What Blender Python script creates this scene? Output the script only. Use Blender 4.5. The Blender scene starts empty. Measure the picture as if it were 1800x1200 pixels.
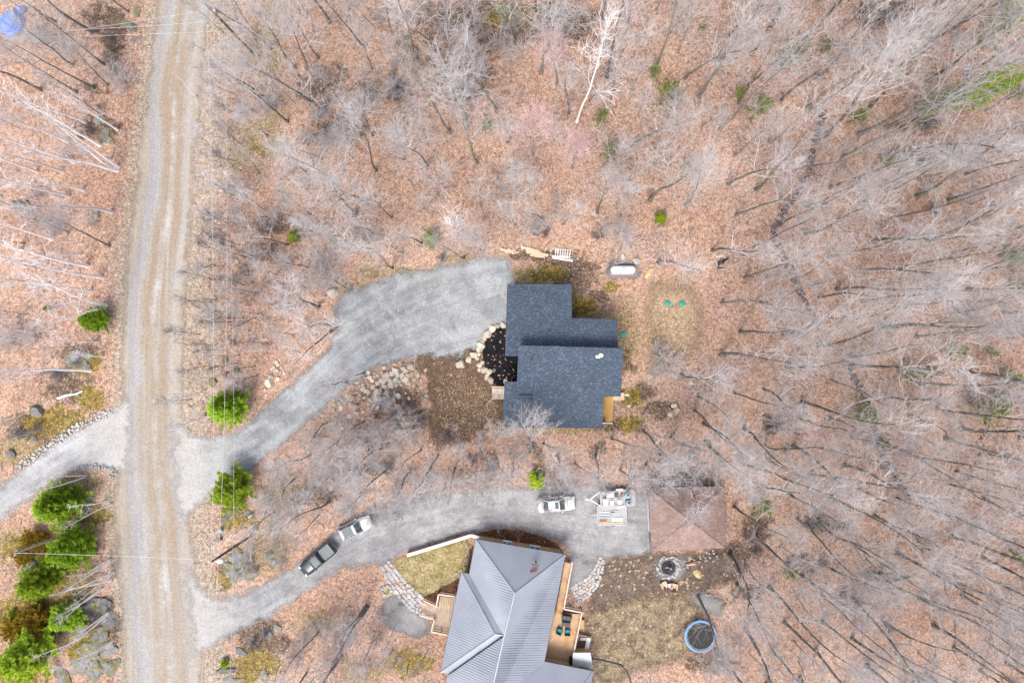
import bpy, math, random
import numpy as np
from mathutils import Vector, Matrix

# ------------------------------------------------------------------ camera, sky, sun, exposure
SC = bpy.context.scene
CAMH = 1200.0 / 13.5            # a 24 mm lens straight down; 13.5 photo pixels to the metre on the ground
cam_data = bpy.data.cameras.new('camera')
cam_data.lens = 24.0
cam_data.sensor_width = 36.0
cam_data.clip_end = 3000.0
cam = bpy.data.objects.new('camera', cam_data)
SC.collection.objects.link(cam)
cam.location = (0, 0, CAMH)
cam.rotation_euler = (0, 0, 0)
SC.camera = cam

SUN_EL, SUN_AZ = math.radians(58), math.radians(200)
world = bpy.data.worlds.new('World')
SC.world = world
world.use_nodes = True
wn = world.node_tree
wn.nodes.clear()
sky = wn.nodes.new('ShaderNodeTexSky')
sky.sky_type = 'NISHITA'
sky.sun_disc = False
sky.sun_elevation = SUN_EL
sky.sun_rotation = SUN_AZ
sky.air_density = 1.0
sky.dust_density = 4.0
sky.ozone_density = 1.0
hsv = wn.nodes.new('ShaderNodeHueSaturation')
hsv.inputs['Saturation'].default_value = 0.6
bg = wn.nodes.new('ShaderNodeBackground')
bg.inputs['Strength'].default_value = 0.14
wo = wn.nodes.new('ShaderNodeOutputWorld')
wn.links.new(sky.outputs[0], hsv.inputs['Color'])
wn.links.new(hsv.outputs[0], bg.inputs[0])
wn.links.new(bg.outputs[0], wo.inputs[0])

sun_data = bpy.data.lights.new('sun', 'SUN')
sun_data.energy = 1.5
sun_data.angle = math.radians(24)
sun_data.color = (1.0, 0.95, 0.88)
sun = bpy.data.objects.new('sun', sun_data)
SC.collection.objects.link(sun)
sun.rotation_euler = (math.pi / 2 - SUN_EL, 0, math.pi - SUN_AZ)

SC.view_settings.view_transform = 'Standard'
SC.view_settings.look = 'None'
SC.view_settings.gamma = 1.0
SC.view_settings.use_curve_mapping = False
SC.view_settings.exposure = 0.92

# ------------------------------------------------------------------ helpers
COL = SC.collection
RNG = random.Random(7)
PI = math.pi


def P(u, v, z=0.0):
    """photo pixel -> world point at height z"""
    k = (CAMH - z) / CAMH / 13.5
    return Vector(((u - 900.0) * k, (600.0 - v) * k, z))


def PX(pts, z=0.0):
    return [tuple(P(u, v, z)) for u, v in pts]


def link(o, parent=None):
    COL.objects.link(o)
    if parent is not None:
        o.parent = parent
    return o


def tag(o, label=None, cat=None, group=None, kind=None):
    if label:
        o['label'] = label
    if cat:
        o['category'] = cat
    if group:
        o['group'] = group
    if kind:
        o['kind'] = kind
    return o


def thing(name, label, cat, loc=(0, 0, 0), rz=0.0, group=None):
    o = bpy.data.objects.new(name, None)
    o.empty_display_size = 0.3
    link(o)
    o.location = loc
    o.rotation_euler = (0, 0, rz)
    return tag(o, label, cat, group)


class MB:
    """collects faces; build() links them as one mesh object"""

    def __init__(s):
        s.v = []
        s.f = []

    def add(s, verts, faces):
        k = len(s.v)
        s.v += [tuple(p) for p in verts]
        s.f += [tuple(i + k for i in f) for f in faces]
        return s

    def box(s, c, size, rz=0.0, taper=1.0, bev=0.0):
        x, y, z = size[0] / 2, size[1] / 2, size[2] / 2
        cs, sn = math.cos(rz), math.sin(rz)
        vs = []
        for dz, k in ((-z, 1.0), (z, taper)):
            for dx, dy in ((-x, -y), (x, -y), (x, y), (-x, y)):
                a, b = dx * k, dy * k
                vs.append((c[0] + a * cs - b * sn, c[1] + a * sn + b * cs, c[2] + dz))
        return s.add(vs, [(3, 2, 1, 0), (4, 5, 6, 7), (0, 1, 5, 4), (1, 2, 6, 5), (2, 3, 7, 6), (3, 0, 4, 7)])

    def beam(s, a, b, w, h):
        """box from point a to point b, top faces up"""
        a, b = Vector(a), Vector(b)
        d = (b - a).normalized()
        up = Vector((0, 0, 1))
        if abs(d.z) > 0.95:
            up = Vector((0, 1, 0))
        sx = d.cross(up).normalized() * (w / 2)
        sz = sx.cross(d).normalized() * (h / 2)
        vs = [a - sx - sz, a + sx - sz, a + sx + sz, a - sx + sz, b - sx - sz, b + sx - sz, b + sx + sz, b - sx + sz]
        return s.add(vs, [(0, 1, 2, 3), (7, 6, 5, 4), (1, 0, 4, 5), (2, 1, 5, 6), (3, 2, 6, 7), (0, 3, 7, 4)])

    def prism(s, poly, z0, z1):
        n = len(poly)
        vs = [(p[0], p[1], z0) for p in poly] + [(p[0], p[1], z1) for p in poly]
        fs = [tuple(range(n - 1, -1, -1)), tuple(range(n, 2 * n))]
        fs += [(i, (i + 1) % n, n + (i + 1) % n, n + i) for i in range(n)]
        return s.add(vs, fs)

    def slab(s, pts, th):
        """sloping slab: top polygon in 3-D, th thick"""
        n = len(pts)
        vs = [tuple(p) for p in pts] + [(p[0], p[1], p[2] - th) for p in pts]
        fs = [tuple(range(n)), tuple(range(2 * n - 1, n - 1, -1))]
        fs += [(i, n + i, n + (i + 1) % n, (i + 1) % n) for i in range(n)]
        return s.add(vs, fs)

    def tube(s, pts, rads, n=6, caps=False):
        pts = [Vector(p) for p in pts]
        k0 = len(s.v)
        ref = None
        m = len(pts)
        for i, p in enumerate(pts):
            d = (pts[min(i + 1, m - 1)] - pts[max(i - 1, 0)])
            if d.length < 1e-7:
                d = Vector((0, 0, 1))
            d.normalize()
            if ref is None:
                ref = Vector((1, 0, 0)) if abs(d.x) < 0.8 else Vector((0, 1, 0))
            a = (ref - d * ref.dot(d))
            if a.length < 1e-5:
                a = d.orthogonal()
            a.normalize()
            b = d.cross(a)
            ref = a
            r = rads[i] if isinstance(rads, (list, tuple)) else rads
            for j in range(n):
                t = 2 * PI * j / n
                q = p + a * (r * math.cos(t)) + b * (r * math.sin(t))
                s.v.append((q.x, q.y, q.z))
        for i in range(m - 1):
            for j in range(n):
                j2 = (j + 1) % n
                s.f.append((k0 + i * n + j, k0 + i * n + j2, k0 + (i + 1) * n + j2, k0 + (i + 1) * n + j))
        if caps:
            s.f.append(tuple(k0 + j for j in range(n - 1, -1, -1)))
            s.f.append(tuple(k0 + (m - 1) * n + j for j in range(n)))
        return s

    def lathe(s, prof, n=20, c=(0, 0, 0), sx=1.0, sy=1.0):
        k0 = len(s.v)
        for r, z in prof:
            for j in range(n):
                t = 2 * PI * j / n
                s.v.append((c[0] + r * math.cos(t) * sx, c[1] + r * math.sin(t) * sy, c[2] + z))
        for i in range(len(prof) - 1):
            for j in range(n):
                j2 = (j + 1) % n
                s.f.append((k0 + i * n + j, k0 + i * n + j2, k0 + (i + 1) * n + j2, k0 + (i + 1) * n + j))
        return s

    def loft(s, rings, closed=True, caps=True):
        k0 = len(s.v)
        n = len(rings[0])
        for r in rings:
            s.v += [tuple(p) for p in r]
        for i in range(len(rings) - 1):
            for j in range(n if closed else n - 1):
                j2 = (j + 1) % n
                s.f.append((k0 + i * n + j, k0 + i * n + j2, k0 + (i + 1) * n + j2, k0 + (i + 1) * n + j))
        if caps:
            s.f.append(tuple(k0 + j for j in range(n - 1, -1, -1)))
            s.f.append(tuple(k0 + (len(rings) - 1) * n + j for j in range(n)))
        return s

    def mesh(s, name, mat, smooth=False):
        me = bpy.data.meshes.new(name)
        me.from_pydata(s.v, [], s.f)
        if mat is not None:
            me.materials.append(mat)
        if smooth:
            me.polygons.foreach_set('use_smooth', [True] * len(me.polygons))
        me.update()
        return me

    def build(s, name, mat, parent=None, smooth=False):
        return link(bpy.data.objects.new(name, s.mesh(name, mat, smooth)), parent)


def attr(me, name, arr):
    a = me.attributes.new(name, 'FLOAT', 'POINT')
    a.data.foreach_set('value', np.asarray(arr, dtype=np.float32))


def sdist(poly, pts):
    """signed distance (inside positive) of pts Mx2 to a closed polygon Nx2"""
    poly = np.asarray(poly, float)
    n = len(poly)
    best = np.full(len(pts), 1e9)
    inside = np.zeros(len(pts), bool)
    for i in range(n):
        a, b = poly[i], poly[(i + 1) % n]
        ab = b - a
        t = np.clip(((pts - a) @ ab) / max(ab @ ab, 1e-9), 0, 1)
        d = np.hypot(pts[:, 0] - a[0] - t * ab[0], pts[:, 1] - a[1] - t * ab[1])
        best = np.minimum(best, d)
        c = (a[1] > pts[:, 1]) != (b[1] > pts[:, 1])
        with np.errstate(divide='ignore', invalid='ignore'):
            xx = (b[0] - a[0]) * (pts[:, 1] - a[1]) / (b[1] - a[1]) + a[0]
        inside ^= c & (pts[:, 0] < xx)
    return np.where(inside, best, -best)


def smooth_poly(pts, it=2, closed=True):
    pts = [Vector((p[0], p[1])) for p in pts]
    for _ in range(it):
        out = []
        n = len(pts)
        rng = range(n if closed else n - 1)
        if not closed:
            out.append(pts[0])
        for i in rng:
            a, b = pts[i], pts[(i + 1) % n]
            out += [a * 0.75 + b * 0.25, a * 0.25 + b * 0.75]
        if not closed:
            out.append(pts[-1])
        pts = out
    return [(p.x, p.y) for p in pts]


def inset(poly, d):
    """move the edges of a simple polygon inwards by d"""
    n = len(poly)
    area = sum(poly[i][0] * poly[(i + 1) % n][1] - poly[(i + 1) % n][0] * poly[i][1] for i in range(n))
    sg = 1.0 if area > 0 else -1.0
    out = []
    for i in range(n):
        a, b, c = Vector(poly[i - 1][:2]), Vector(poly[i][:2]), Vector(poly[(i + 1) % n][:2])
        e1, e2 = (b - a).normalized(), (c - b).normalized()
        n1, n2 = Vector((-e1.y, e1.x)) * sg, Vector((-e2.y, e2.x)) * sg
        m = (n1 + n2)
        k = m.dot(n1)
        q = b + m * (d / k) if abs(k) > 0.15 else b + n1 * d
        out.append((q.x, q.y))
    return out


# ------------------------------------------------------------------ materials
def nd(nt, t, ins=None, **props):
    n = nt.nodes.new(t)
    for k, v in props.items():
        setattr(n, k, v)
    for k, v in (ins or {}).items():
        s = n.inputs[k]
        if isinstance(v, bpy.types.NodeSocket):
            nt.links.new(v, s)
        else:
            if hasattr(s.default_value, '__len__') and not isinstance(v, (tuple, list)):
                v = [v] * len(s.default_value)
            elif hasattr(s.default_value, '__len__') and len(s.default_value) == 4 and len(v) == 3:
                v = tuple(v) + (1.0,)
            s.default_value = v
    return n


class Mat:
    def __init__(s, name):
        s.m = bpy.data.materials.new(name)
        s.m.use_nodes = True
        s.nt = s.m.node_tree
        s.nt.nodes.clear()
        s.out = nd(s.nt, 'ShaderNodeOutputMaterial')
        s._pos = None

    def pos(s):
        if s._pos is None:
            s._pos = nd(s.nt, 'ShaderNodeNewGeometry').outputs['Position']
        return s._pos

    def obj(s):
        return nd(s.nt, 'ShaderNodeTexCoord').outputs['Object']

    def noise(s, scale, detail=4, rough=0.55, vec=None, dist=0.0):
        return nd(s.nt, 'ShaderNodeTexNoise', {'Vector': vec or s.pos(), 'Scale': scale, 'Detail': detail,
                                              'Roughness': rough, 'Distortion': dist}).outputs[0]

    def voro(s, scale, out='Color', vec=None, feature='F1', rnd=1.0):
        return nd(s.nt, 'ShaderNodeTexVoronoi', {'Vector': vec or s.pos(), 'Scale': scale, 'Randomness': rnd},
                  feature=feature).outputs[out]

    def chan(s, col, i=0):
        return nd(s.nt, 'ShaderNodeSeparateColor', {0: col}).outputs[i]

    def math(s, op, a, b=0.0, clamp=False):
        return nd(s.nt, 'ShaderNodeMath', {0: a, 1: b}, operation=op, use_clamp=clamp).outputs[0]

    def mapr(s, v, a, b, c=0.0, d=1.0, smooth=False):
        return nd(s.nt, 'ShaderNodeMapRange', {0: v, 1: a, 2: b, 3: c, 4: d},
                  interpolation_type='SMOOTHSTEP' if smooth else 'LINEAR').outputs[0]

    def ramp(s, fac, stops, mode='LINEAR'):
        n = nd(s.nt, 'ShaderNodeValToRGB', {0: fac})
        cr = n.color_ramp
        cr.interpolation = mode
        while len(cr.elements) > 1:
            cr.elements.remove(cr.elements[-1])
        cr.elements[0].position = stops[0][0]
        cr.elements[0].color = tuple(stops[0][1]) + (1,)
        for p, c in stops[1:]:
            e = cr.elements.new(p)
            e.color = tuple(c) + (1,)
        return n.outputs[0]

    def mix(s, f, a, b, mode='MIX'):
        return nd(s.nt, 'ShaderNodeMix', {0: f, 6: a, 7: b}, data_type='RGBA', blend_type=mode).outputs[2]

    def attr(s, name):
        return nd(s.nt, 'ShaderNodeAttribute', attribute_name=name).outputs['Fac']

    def rand(s):
        return nd(s.nt, 'ShaderNodeObjectInfo').outputs['Random']

    def scaled(s, vec, k):
        return nd(s.nt, 'ShaderNodeVectorMath', {0: vec, 1: k}, operation='MULTIPLY').outputs[0]

    def bump(s, h, strength=0.4, dist=0.05):
        return nd(s.nt, 'ShaderNodeBump', {'Height': h, 'Strength': strength, 'Distance': dist}).outputs[0]

    def done(s, col, rough=0.9, spec=0.2, metal=0.0, normal=None, alpha=None, **kw):
        ins = {'Base Color': col, 'Roughness': rough, 'Specular IOR Level': spec, 'Metallic': metal}
        if normal is not None:
            ins['Normal'] = normal
        ins.update(kw)
        b = nd(s.nt, 'ShaderNodeBsdfPrincipled', ins).outputs[0]
        if alpha is not None:
            tr = nd(s.nt, 'ShaderNodeBsdfTransparent').outputs[0]
            b = nd(s.nt, 'ShaderNodeMixShader', {0: alpha, 1: tr, 2: b}).outputs[0]
        s.nt.links.new(b, s.out.inputs[0])
        return s.m


def edge_alpha(m, amp=0.7, soft=0.12, sc=1.3, bias=0.0):
    n = m.math('ADD', m.math('MULTIPLY', m.noise(sc * 0.45, 4, 0.6), 0.6), m.math('MULTIPLY', m.noise(sc * 2.4, 6, 0.75), 0.4))
    k = m.math('MULTIPLY_ADD', m.math('SUBTRACT', n, 0.5), amp)
    k.node.inputs[2].default_value = bias
    e = m.mapr(m.math('ADD', m.attr('sd'), k), -soft, soft, 0, 1, True)
    f = m.mapr(m.math('ADD', m.attr('fade'), m.math('MULTIPLY', m.math('SUBTRACT', m.noise(0.5, 6, 0.7), 0.5), 1.2)), 0.25, 0.75, 0, 1, True)
    return m.math('MULTIPLY', e, f)


def plain(name, col, rough=0.6, var=0.12, sc=3.0, spec=0.3, metal=0.0, bump=0.0):
    m = Mat(name)
    o = m.obj()
    n = m.noise(sc, 5, 0.6, o)
    f = m.mapr(n, 0.3, 0.7, 1 - var, 1 + var)
    c = m.mix(1.0, col, f, 'MULTIPLY')
    nm = m.bump(m.noise(sc * 6, 3, 0.6, o), bump, 0.02) if bump else None
    return m.done(c, rough, spec, metal, nm)


def mat_litter():
    m = Mat('leaf_litter')
    big = m.noise(0.075, 5, 0.6)
    mid = m.noise(0.45, 5, 0.65)
    base = m.ramp(m.math('ADD', m.math('MULTIPLY', big, 0.55), m.math('MULTIPLY', mid, 0.45)),
                  [(0.30, (0.29, 0.175, 0.13)), (0.42, (0.45, 0.285, 0.21)), (0.52, (0.53, 0.345, 0.255)), (0.6, (0.52, 0.37, 0.295)), (0.72, (0.57, 0.43, 0.35))])
    base = m.mix(m.mapr(m.noise(0.12, 6, 0.65), 0.5, 0.66, 0, 0.75), base, (0.37, 0.285, 0.265))
    base = m.mix(m.mapr(m.noise(0.3, 6, 0.7), 0.56, 0.68, 0, 0.6), base, (0.21, 0.14, 0.11))
    base = m.mix(m.mapr(m.noise(0.2, 6, 0.7), 0.42, 0.32, 0, 0.7), base, (0.60, 0.40, 0.29))
    base = m.mix(m.mapr(m.noise(0.55, 6, 0.75), 0.58, 0.68, 0, 0.65), base, (0.17, 0.115, 0.095))
    # other ground covers
    base = m.mix(m.mapr(m.math('ADD', m.attr('verge'), m.math('MULTIPLY', m.math('SUBTRACT', mid, 0.5), 1.3)), 0.10, 0.6, 0, 0.9, True),
                 base, m.ramp(m.noise(1.1, 5), [(0.3, (0.36, 0.29, 0.225)), (0.7, (0.50, 0.43, 0.35))]))
    base = m.mix(m.mapr(m.math('ADD', m.attr('dry'), m.math('MULTIPLY', m.math('SUBTRACT', mid, 0.5), 1.5)), 0.15, 0.55, 0, 0.9, True),
                 base, m.ramp(m.noise(1.6, 5), [(0.3, (0.24, 0.17, 0.09)), (0.55, (0.36, 0.28, 0.15)), (0.75, (0.43, 0.35, 0.2))]))
    base = m.mix(m.mapr(m.math('ADD', m.attr('soil'), m.math('MULTIPLY', m.math('SUBTRACT', m.noise(0.7, 6, 0.7), 0.5), 1.8)), 0.20, 0.5, 0, 0.85, True),
                 base, m.ramp(m.noise(1.5, 5), [(0.3, (0.07, 0.052, 0.04)), (0.7, (0.16, 0.12, 0.09))]))
    base = m.mix(m.mapr(m.math('ADD', m.attr('moss'), m.math('MULTIPLY', m.math('SUBTRACT', m.noise(0.9, 6, 0.7), 0.5), 1.9)), 0.22, 0.5, 0, 0.9, True),
                 base, m.ramp(m.noise(1.3, 5), [(0.3, (0.10, 0.095, 0.018)), (0.48, (0.20, 0.16, 0.03)), (0.66, (0.36, 0.25, 0.045))]))
    # leaf speckle
    v1 = m.chan(m.voro(14.0), 0)
    v2 = m.chan(m.voro(7.5), 1)
    sp = m.math('MULTIPLY', m.mapr(v1, 0, 1, 0.50, 1.42), m.mapr(v2, 0, 1, 0.72, 1.22))
    gap = m.mapr(m.noise(2.3, 6, 0.75), 0.36, 0.54, 0.48, 1.04)
    c = m.mix(1.0, base, m.math('MULTIPLY', sp, gap), 'MULTIPLY')
    # pale bleached and rusty single leaves
    v3 = m.chan(m.voro(8.0), 2)
    c = m.mix(m.mapr(v3, 0.92, 0.95, 0, 0.6), c, (0.60, 0.47, 0.38))
    c = m.mix(m.mapr(v3, 0.10, 0.07, 0, 0.55), c, (0.36, 0.13, 0.06))
    # twigs and rotting gaps between leaves
    sp_n = m.noise(9.0, 4, 0.7)
    h = m.math('ADD', v1, m.math('MULTIPLY', sp_n, 0.6))
    return m.done(c, 0.95, 0.1, 0, m.bump(h, 0.7, 0.06))


def mat_gravel(name, lo, hi, brown, track=True, amp=3.8, dark=0.0, soft=0.65):
    m = Mat(name)
    n = m.noise(0.35, 6, 0.65)
    c = m.ramp(n, [(0.34, lo), (0.64, hi)])
    c = m.mix(m.mapr(m.noise(0.07, 3, 0.5), 0.4, 0.62, 0, 0.6), c, lo)
    if track:
        vec = nd(m.nt, 'ShaderNodeCombineXYZ', {0: m.math('MULTIPLY', m.attr('trk'), 1.5), 1: m.math('MULTIPLY', m.attr('aln'), 0.09), 2: 0.0}).outputs[0]
        t = m.noise(1.0, 5, 0.6, vec, 0.25)
        c = m.mix(1.0, c, m.mapr(t, 0.32, 0.68, 0.80, 1.20), 'MULTIPLY')
        t2 = m.noise(0.35, 3, 0.5, vec)
        c = m.mix(m.mapr(t2, 0.5, 0.75, 0, 0.6), c, hi)
        c = m.mix(m.mapr(m.noise(0.28, 6, 0.7, None, 0.6), 0.50, 0.62, 0, 0.7), c, hi)
        c = m.mix(m.mapr(m.noise(0.19, 6, 0.7, None, 0.5), 0.46, 0.36, 0, 0.6), c, lo)
    if track:
        c = m.mix(m.mapr(m.math('ADD', m.attr('dust'), m.math('MULTIPLY', m.math('SUBTRACT', m.noise(0.4, 5, 0.7), 0.5), 0.9)), 0.3, 1.0, 0, 0.8), c, (0.44, 0.42, 0.40))
    c = m.mix(m.mapr(m.noise(0.22, 5, 0.6), 0.55, 0.75, 0, 0.5), c, brown)
    g = m.chan(m.voro(11.0), 0)
    c = m.mix(1.0, c, m.mapr(g, 0, 1, 0.84, 1.16), 'MULTIPLY')
    c = m.mix(1.0, c, m.mapr(m.noise(3.0, 6, 0.8), 0.35, 0.65, 0.84, 1.14), 'MULTIPLY')
    v3 = m.chan(m.voro(2.4), 2)
    spot = m.math('MULTIPLY', m.mapr(v3, 0.9, 0.92, 0, 1), m.mapr(m.voro(2.4, 'Distance'), 0.22, 0.16, 0, 0.6))
    c = m.mix(spot, c, (0.42, 0.30, 0.2))
    return m.done(c, 0.95, 0.15, 0, m.bump(g, 0.4, 0.03), edge_alpha(m, amp, soft))


def mat_road():
    m = Mat('dirt_road')
    ac = m.attr('across')
    al = m.attr('aln')
    wob = m.noise(0.05, 3, 0.5)
    fine = m.noise(0.5, 5, 0.7)
    vec = nd(m.nt, 'ShaderNodeCombineXYZ', {0: m.math('MULTIPLY', ac, 5.0), 1: m.math('MULTIPLY', al, 0.03), 2: 0.0}).outputs[0]
    streak = m.noise(1.6, 6, 0.65, vec, 0.2)
    a2 = m.math('ADD', ac, m.math('MULTIPLY', m.math('SUBTRACT', wob, 0.5), 1.1))
    a2 = m.math('ADD', a2, m.math('MULTIPLY', m.math('SUBTRACT', fine, 0.5), 0.10))
    tan, grey, brown, white = (0.36, 0.305, 0.25), (0.30, 0.29, 0.295), (0.30, 0.235, 0.17), (0.44, 0.435, 0.445)
    f = m.mapr(a2, -1.0, 1.0, 0, 1)
    c = m.ramp(f, [(0.0, tan), (0.10, (0.32, 0.285, 0.25)), (0.17, grey), (0.30, (0.35, 0.34, 0.34)), (0.40, (0.32, 0.28, 0.235)), (0.46, brown), (0.53, brown),
                   (0.575, (0.33, 0.30, 0.275)), (0.60, (0.34, 0.315, 0.29)), (0.645, (0.33, 0.29, 0.25)), (0.70, brown), (0.77, brown), (0.83, (0.31, 0.285, 0.265)), (0.90, (0.37, 0.34, 0.31)), (1.0, tan)])
    pat = m.noise(0.10, 6, 0.7, None, 0.4)
    cen = m.mapr(m.math('ABSOLUTE', m.math('SUBTRACT', f, 0.56)), 0.40, 0.16, 0, 1)
    c = m.mix(m.math('MULTIPLY', m.mapr(pat, 0.44, 0.58, 0, 0.8), cen), c, (0.30, 0.235, 0.175))
    c = m.mix(m.math('MULTIPLY', m.mapr(m.math('ADD', al, m.mapr(m.noise(0.07, 6, 0.7), 0.3, 0.7, -45, 45)), -10.0, 45.0, 0, 0.6), cen), c, (0.32, 0.285, 0.25))
    dash = m.math('MULTIPLY', m.mapr(m.noise(0.11, 6, 0.75), 0.48, 0.62, 0, 1), m.mapr(m.math('ABSOLUTE', m.math('SUBTRACT', m.math('ADD', f, m.math('MULTIPLY', m.math('SUBTRACT', m.noise(0.17, 5, 0.7), 0.5), 0.28)), 0.58)), 0.10, 0.01, 0, 0.85))
    c = m.mix(dash, c, (0.47, 0.465, 0.475))
    c = m.mix(m.mapr(streak, 0.52, 0.72, 0, 0.7), c, (0.39, 0.385, 0.39))
    c = m.mix(m.mapr(streak, 0.46, 0.3, 0, 0.5), c, (0.25, 0.20, 0.15))
    c = m.mix(m.mapr(m.noise(0.16, 5, 0.6), 0.56, 0.72, 0, 0.75), c, (0.36, 0.355, 0.36))
    g = m.chan(m.voro(10.0), 0)
    c = m.mix(1.0, c, m.mapr(g, 0, 1, 0.82, 1.18), 'MULTIPLY')
    c = m.mix(1.0, c, m.mapr(m.noise(2.5, 6, 0.8), 0.35, 0.65, 0.88, 1.1), 'MULTIPLY')
    return m.done(c, 0.9, 0.2, 0, m.bump(g, 0.3, 0.03), edge_alpha(m, 3.6, 0.6, 0.9, 0.25))


def mat_patch(name, stops, leaf=0.0, amp=0.9, soft=0.2, sc=1.2, bias=0.0, speck=(0.6, 1.35)):
    m = Mat(name)
    c = m.ramp(m.noise(0.8, 6, 0.7), stops)
    v = m.chan(m.voro(8.0), 0)
    c = m.mix(1.0, c, m.mapr(v, 0, 1, speck[0], speck[1]), 'MULTIPLY')
    c = m.mix(1.0, c, m.mapr(m.noise(3.4, 5, 0.75), 0.35, 0.65, 0.75, 1.2), 'MULTIPLY')
    if leaf:
        v3 = m.chan(m.voro(4.2), 2)
        c = m.mix(m.mapr(v3, 1 - leaf, 1 - leaf + 0.02, 0, 0.8), c, (0.52, 0.38, 0.26))
    return m.done(c, 0.95, 0.1, 0, m.bump(v, 0.5, 0.05), edge_alpha(m, amp, soft, sc, bias))


def mat_shingle(name, a, b, c3, spec_amt=0.9, k=1.0):
    m = Mat(name)
    o = m.obj()
    br = nd(m.nt, 'ShaderNodeTexBrick', {'Vector': o, 'Color1': (0, 0, 0), 'Color2': (1, 1, 1), 'Mortar': (0.15, 0.15, 0.15), 'Scale': 1.0,
                                        'Mortar Size': 0.008, 'Brick Width': 0.24 * k, 'Row Height': 0.145 * k}, offset=0.37)
    tab = m.chan(br.outputs[0], 0)
    n = m.noise(0.5, 4, 0.6, o)
    c = m.ramp(m.math('ADD', m.math('MULTIPLY', tab, 0.7), m.math('MULTIPLY', m.noise(4.0, 4, 0.8, o), 0.5)), [(0.1, a), (0.75, b), (1.0, c3)])
    v = m.chan(m.voro(9.5, vec=o), 0)
    c = m.mix(m.mapr(v, 0.80, 0.95, 0, spec_amt), c, c3)
    v2 = m.chan(m.voro(5.0, vec=o), 1)
    c = m.mix(m.mapr(v2, 0.25, 0.05, 0, 0.6), c, a)
    c = m.mix(1.0, c, m.mapr(n, 0.3, 0.7, 0.86, 1.14), 'MULTIPLY')
    return m.done(c, 0.9, 0.25, 0, m.bump(tab, 0.4, 0.02))


def mat_bark(name, dark, light, moss=(0.10, 0.11, 0.03), mossy=0.5, vsc=3.0):
    m = Mat(name)
    o = m.pos()
    n = m.noise(vsc, 5, 0.7, o)
    c = m.ramp(n, [(0.3, dark), (0.7, light)])
    if mossy:
        c = m.mix(m.mapr(m.noise(0.9, 5, 0.7, o), 0.5, 0.68, 0, mossy), c, moss)
        c = m.mix(m.mapr(m.noise(2.1, 5, 0.7, o), 0.6, 0.72, 0, 0.6), c, (0.36, 0.38, 0.34))
    c = m.mix(1.0, c, m.mapr(m.rand(), 0, 1, 0.75, 1.25), 'MULTIPLY')
    return m.done(c, 0.92, 0.15, 0, m.bump(n, 0.5, 0.03))


def mat_twig(name, a, b):
    m = Mat(name)
    c = m.ramp(m.noise(1.2, 3), [(0.3, a), (0.7, b)])
    c = m.mix(1.0, c, m.mapr(m.rand(), 0, 1, 0.8, 1.2), 'MULTIPLY')
    return m.done(c, 0.9, 0.15)


def mat_needles(name, a, b, c3):
    m = Mat(name)
    c = m.ramp(m.noise(2.2, 4, 0.7), [(0.3, a), (0.5, b), (0.72, c3)])
    c = m.mix(1.0, c, m.mapr(m.rand(), 0, 1, 0.85, 1.15), 'MULTIPLY')
    return m.done(c, 0.75, 0.25)


def mat_rock(name, lo, hi, stain=(0.30, 0.20, 0.11), lichen=0.0):
    m = Mat(name)
    o = m.pos()
    c = m.ramp(m.noise(1.4, 6, 0.65, o), [(0.3, lo), (0.7, hi)])
    c = m.mix(m.mapr(m.noise(0.8, 4, 0.6, o), 0.55, 0.75, 0, 0.5), c, stain)
    if lichen:
        c = m.mix(m.mapr(m.noise(1.1, 6, 0.7, o), 0.47, 0.56, 0, lichen), c, (0.17, 0.15, 0.035))
        c = m.mix(m.mapr(m.noise(2.6, 6, 0.7, o), 0.56, 0.66, 0, 0.7), c, (0.45, 0.45, 0.44))
    c = m.mix(1.0, c, m.mapr(m.rand(), 0, 1, 0.8, 1.15), 'MULTIPLY')
    return m.done(c, 0.9, 0.2, 0, m.bump(m.noise(7, 5, 0.7, o), 0.5, 0.05))


def mat_wood(name, a, b, stain=None, axis=1):
    m = Mat(name)
    o = m.obj()
    k = (14.0, 1.2, 6.0) if axis == 1 else (1.2, 14.0, 6.0)
    v = m.scaled(o, k)
    c = m.ramp(m.noise(1.0, 5, 0.7, v), [(0.3, a), (0.7, b)])
    c = m.mix(1.0, c, m.mapr(m.noise(0.7, 4, 0.6, o), 0.3, 0.7, 0.78, 1.18), 'MULTIPLY')
    if stain:
        c = m.mix(m.mapr(m.noise(0.5, 4, 0.6, o), 0.5, 0.7, 0, 0.8), c, stain)
    return m.done(c, 0.75, 0.25)


def mat_metal_roof():
    m = Mat('grey_metal_roofing')
    o = m.obj()
    c = m.ramp(m.noise(0.18, 4, 0.6, o), [(0.35, (0.26, 0.28, 0.33)), (0.65, (0.33, 0.355, 0.41))])
    c = m.mix(m.mapr(m.noise(0.9, 6, 0.7, o), 0.55, 0.75, 0, 0.35), c, (0.21, 0.215, 0.24))
    v = m.chan(m.voro(2.2, vec=o), 0)
    spot = m.math('MULTIPLY', m.mapr(v, 0.86, 0.88, 0, 1), m.mapr(m.voro(2.2, 'Distance', vec=o), 0.12, 0.08, 0, 0.6))
    c = m.mix(spot, c, (0.6, 0.6, 0.62))
    return m.done(c, 0.5, 0.4, 0.25)


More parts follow.
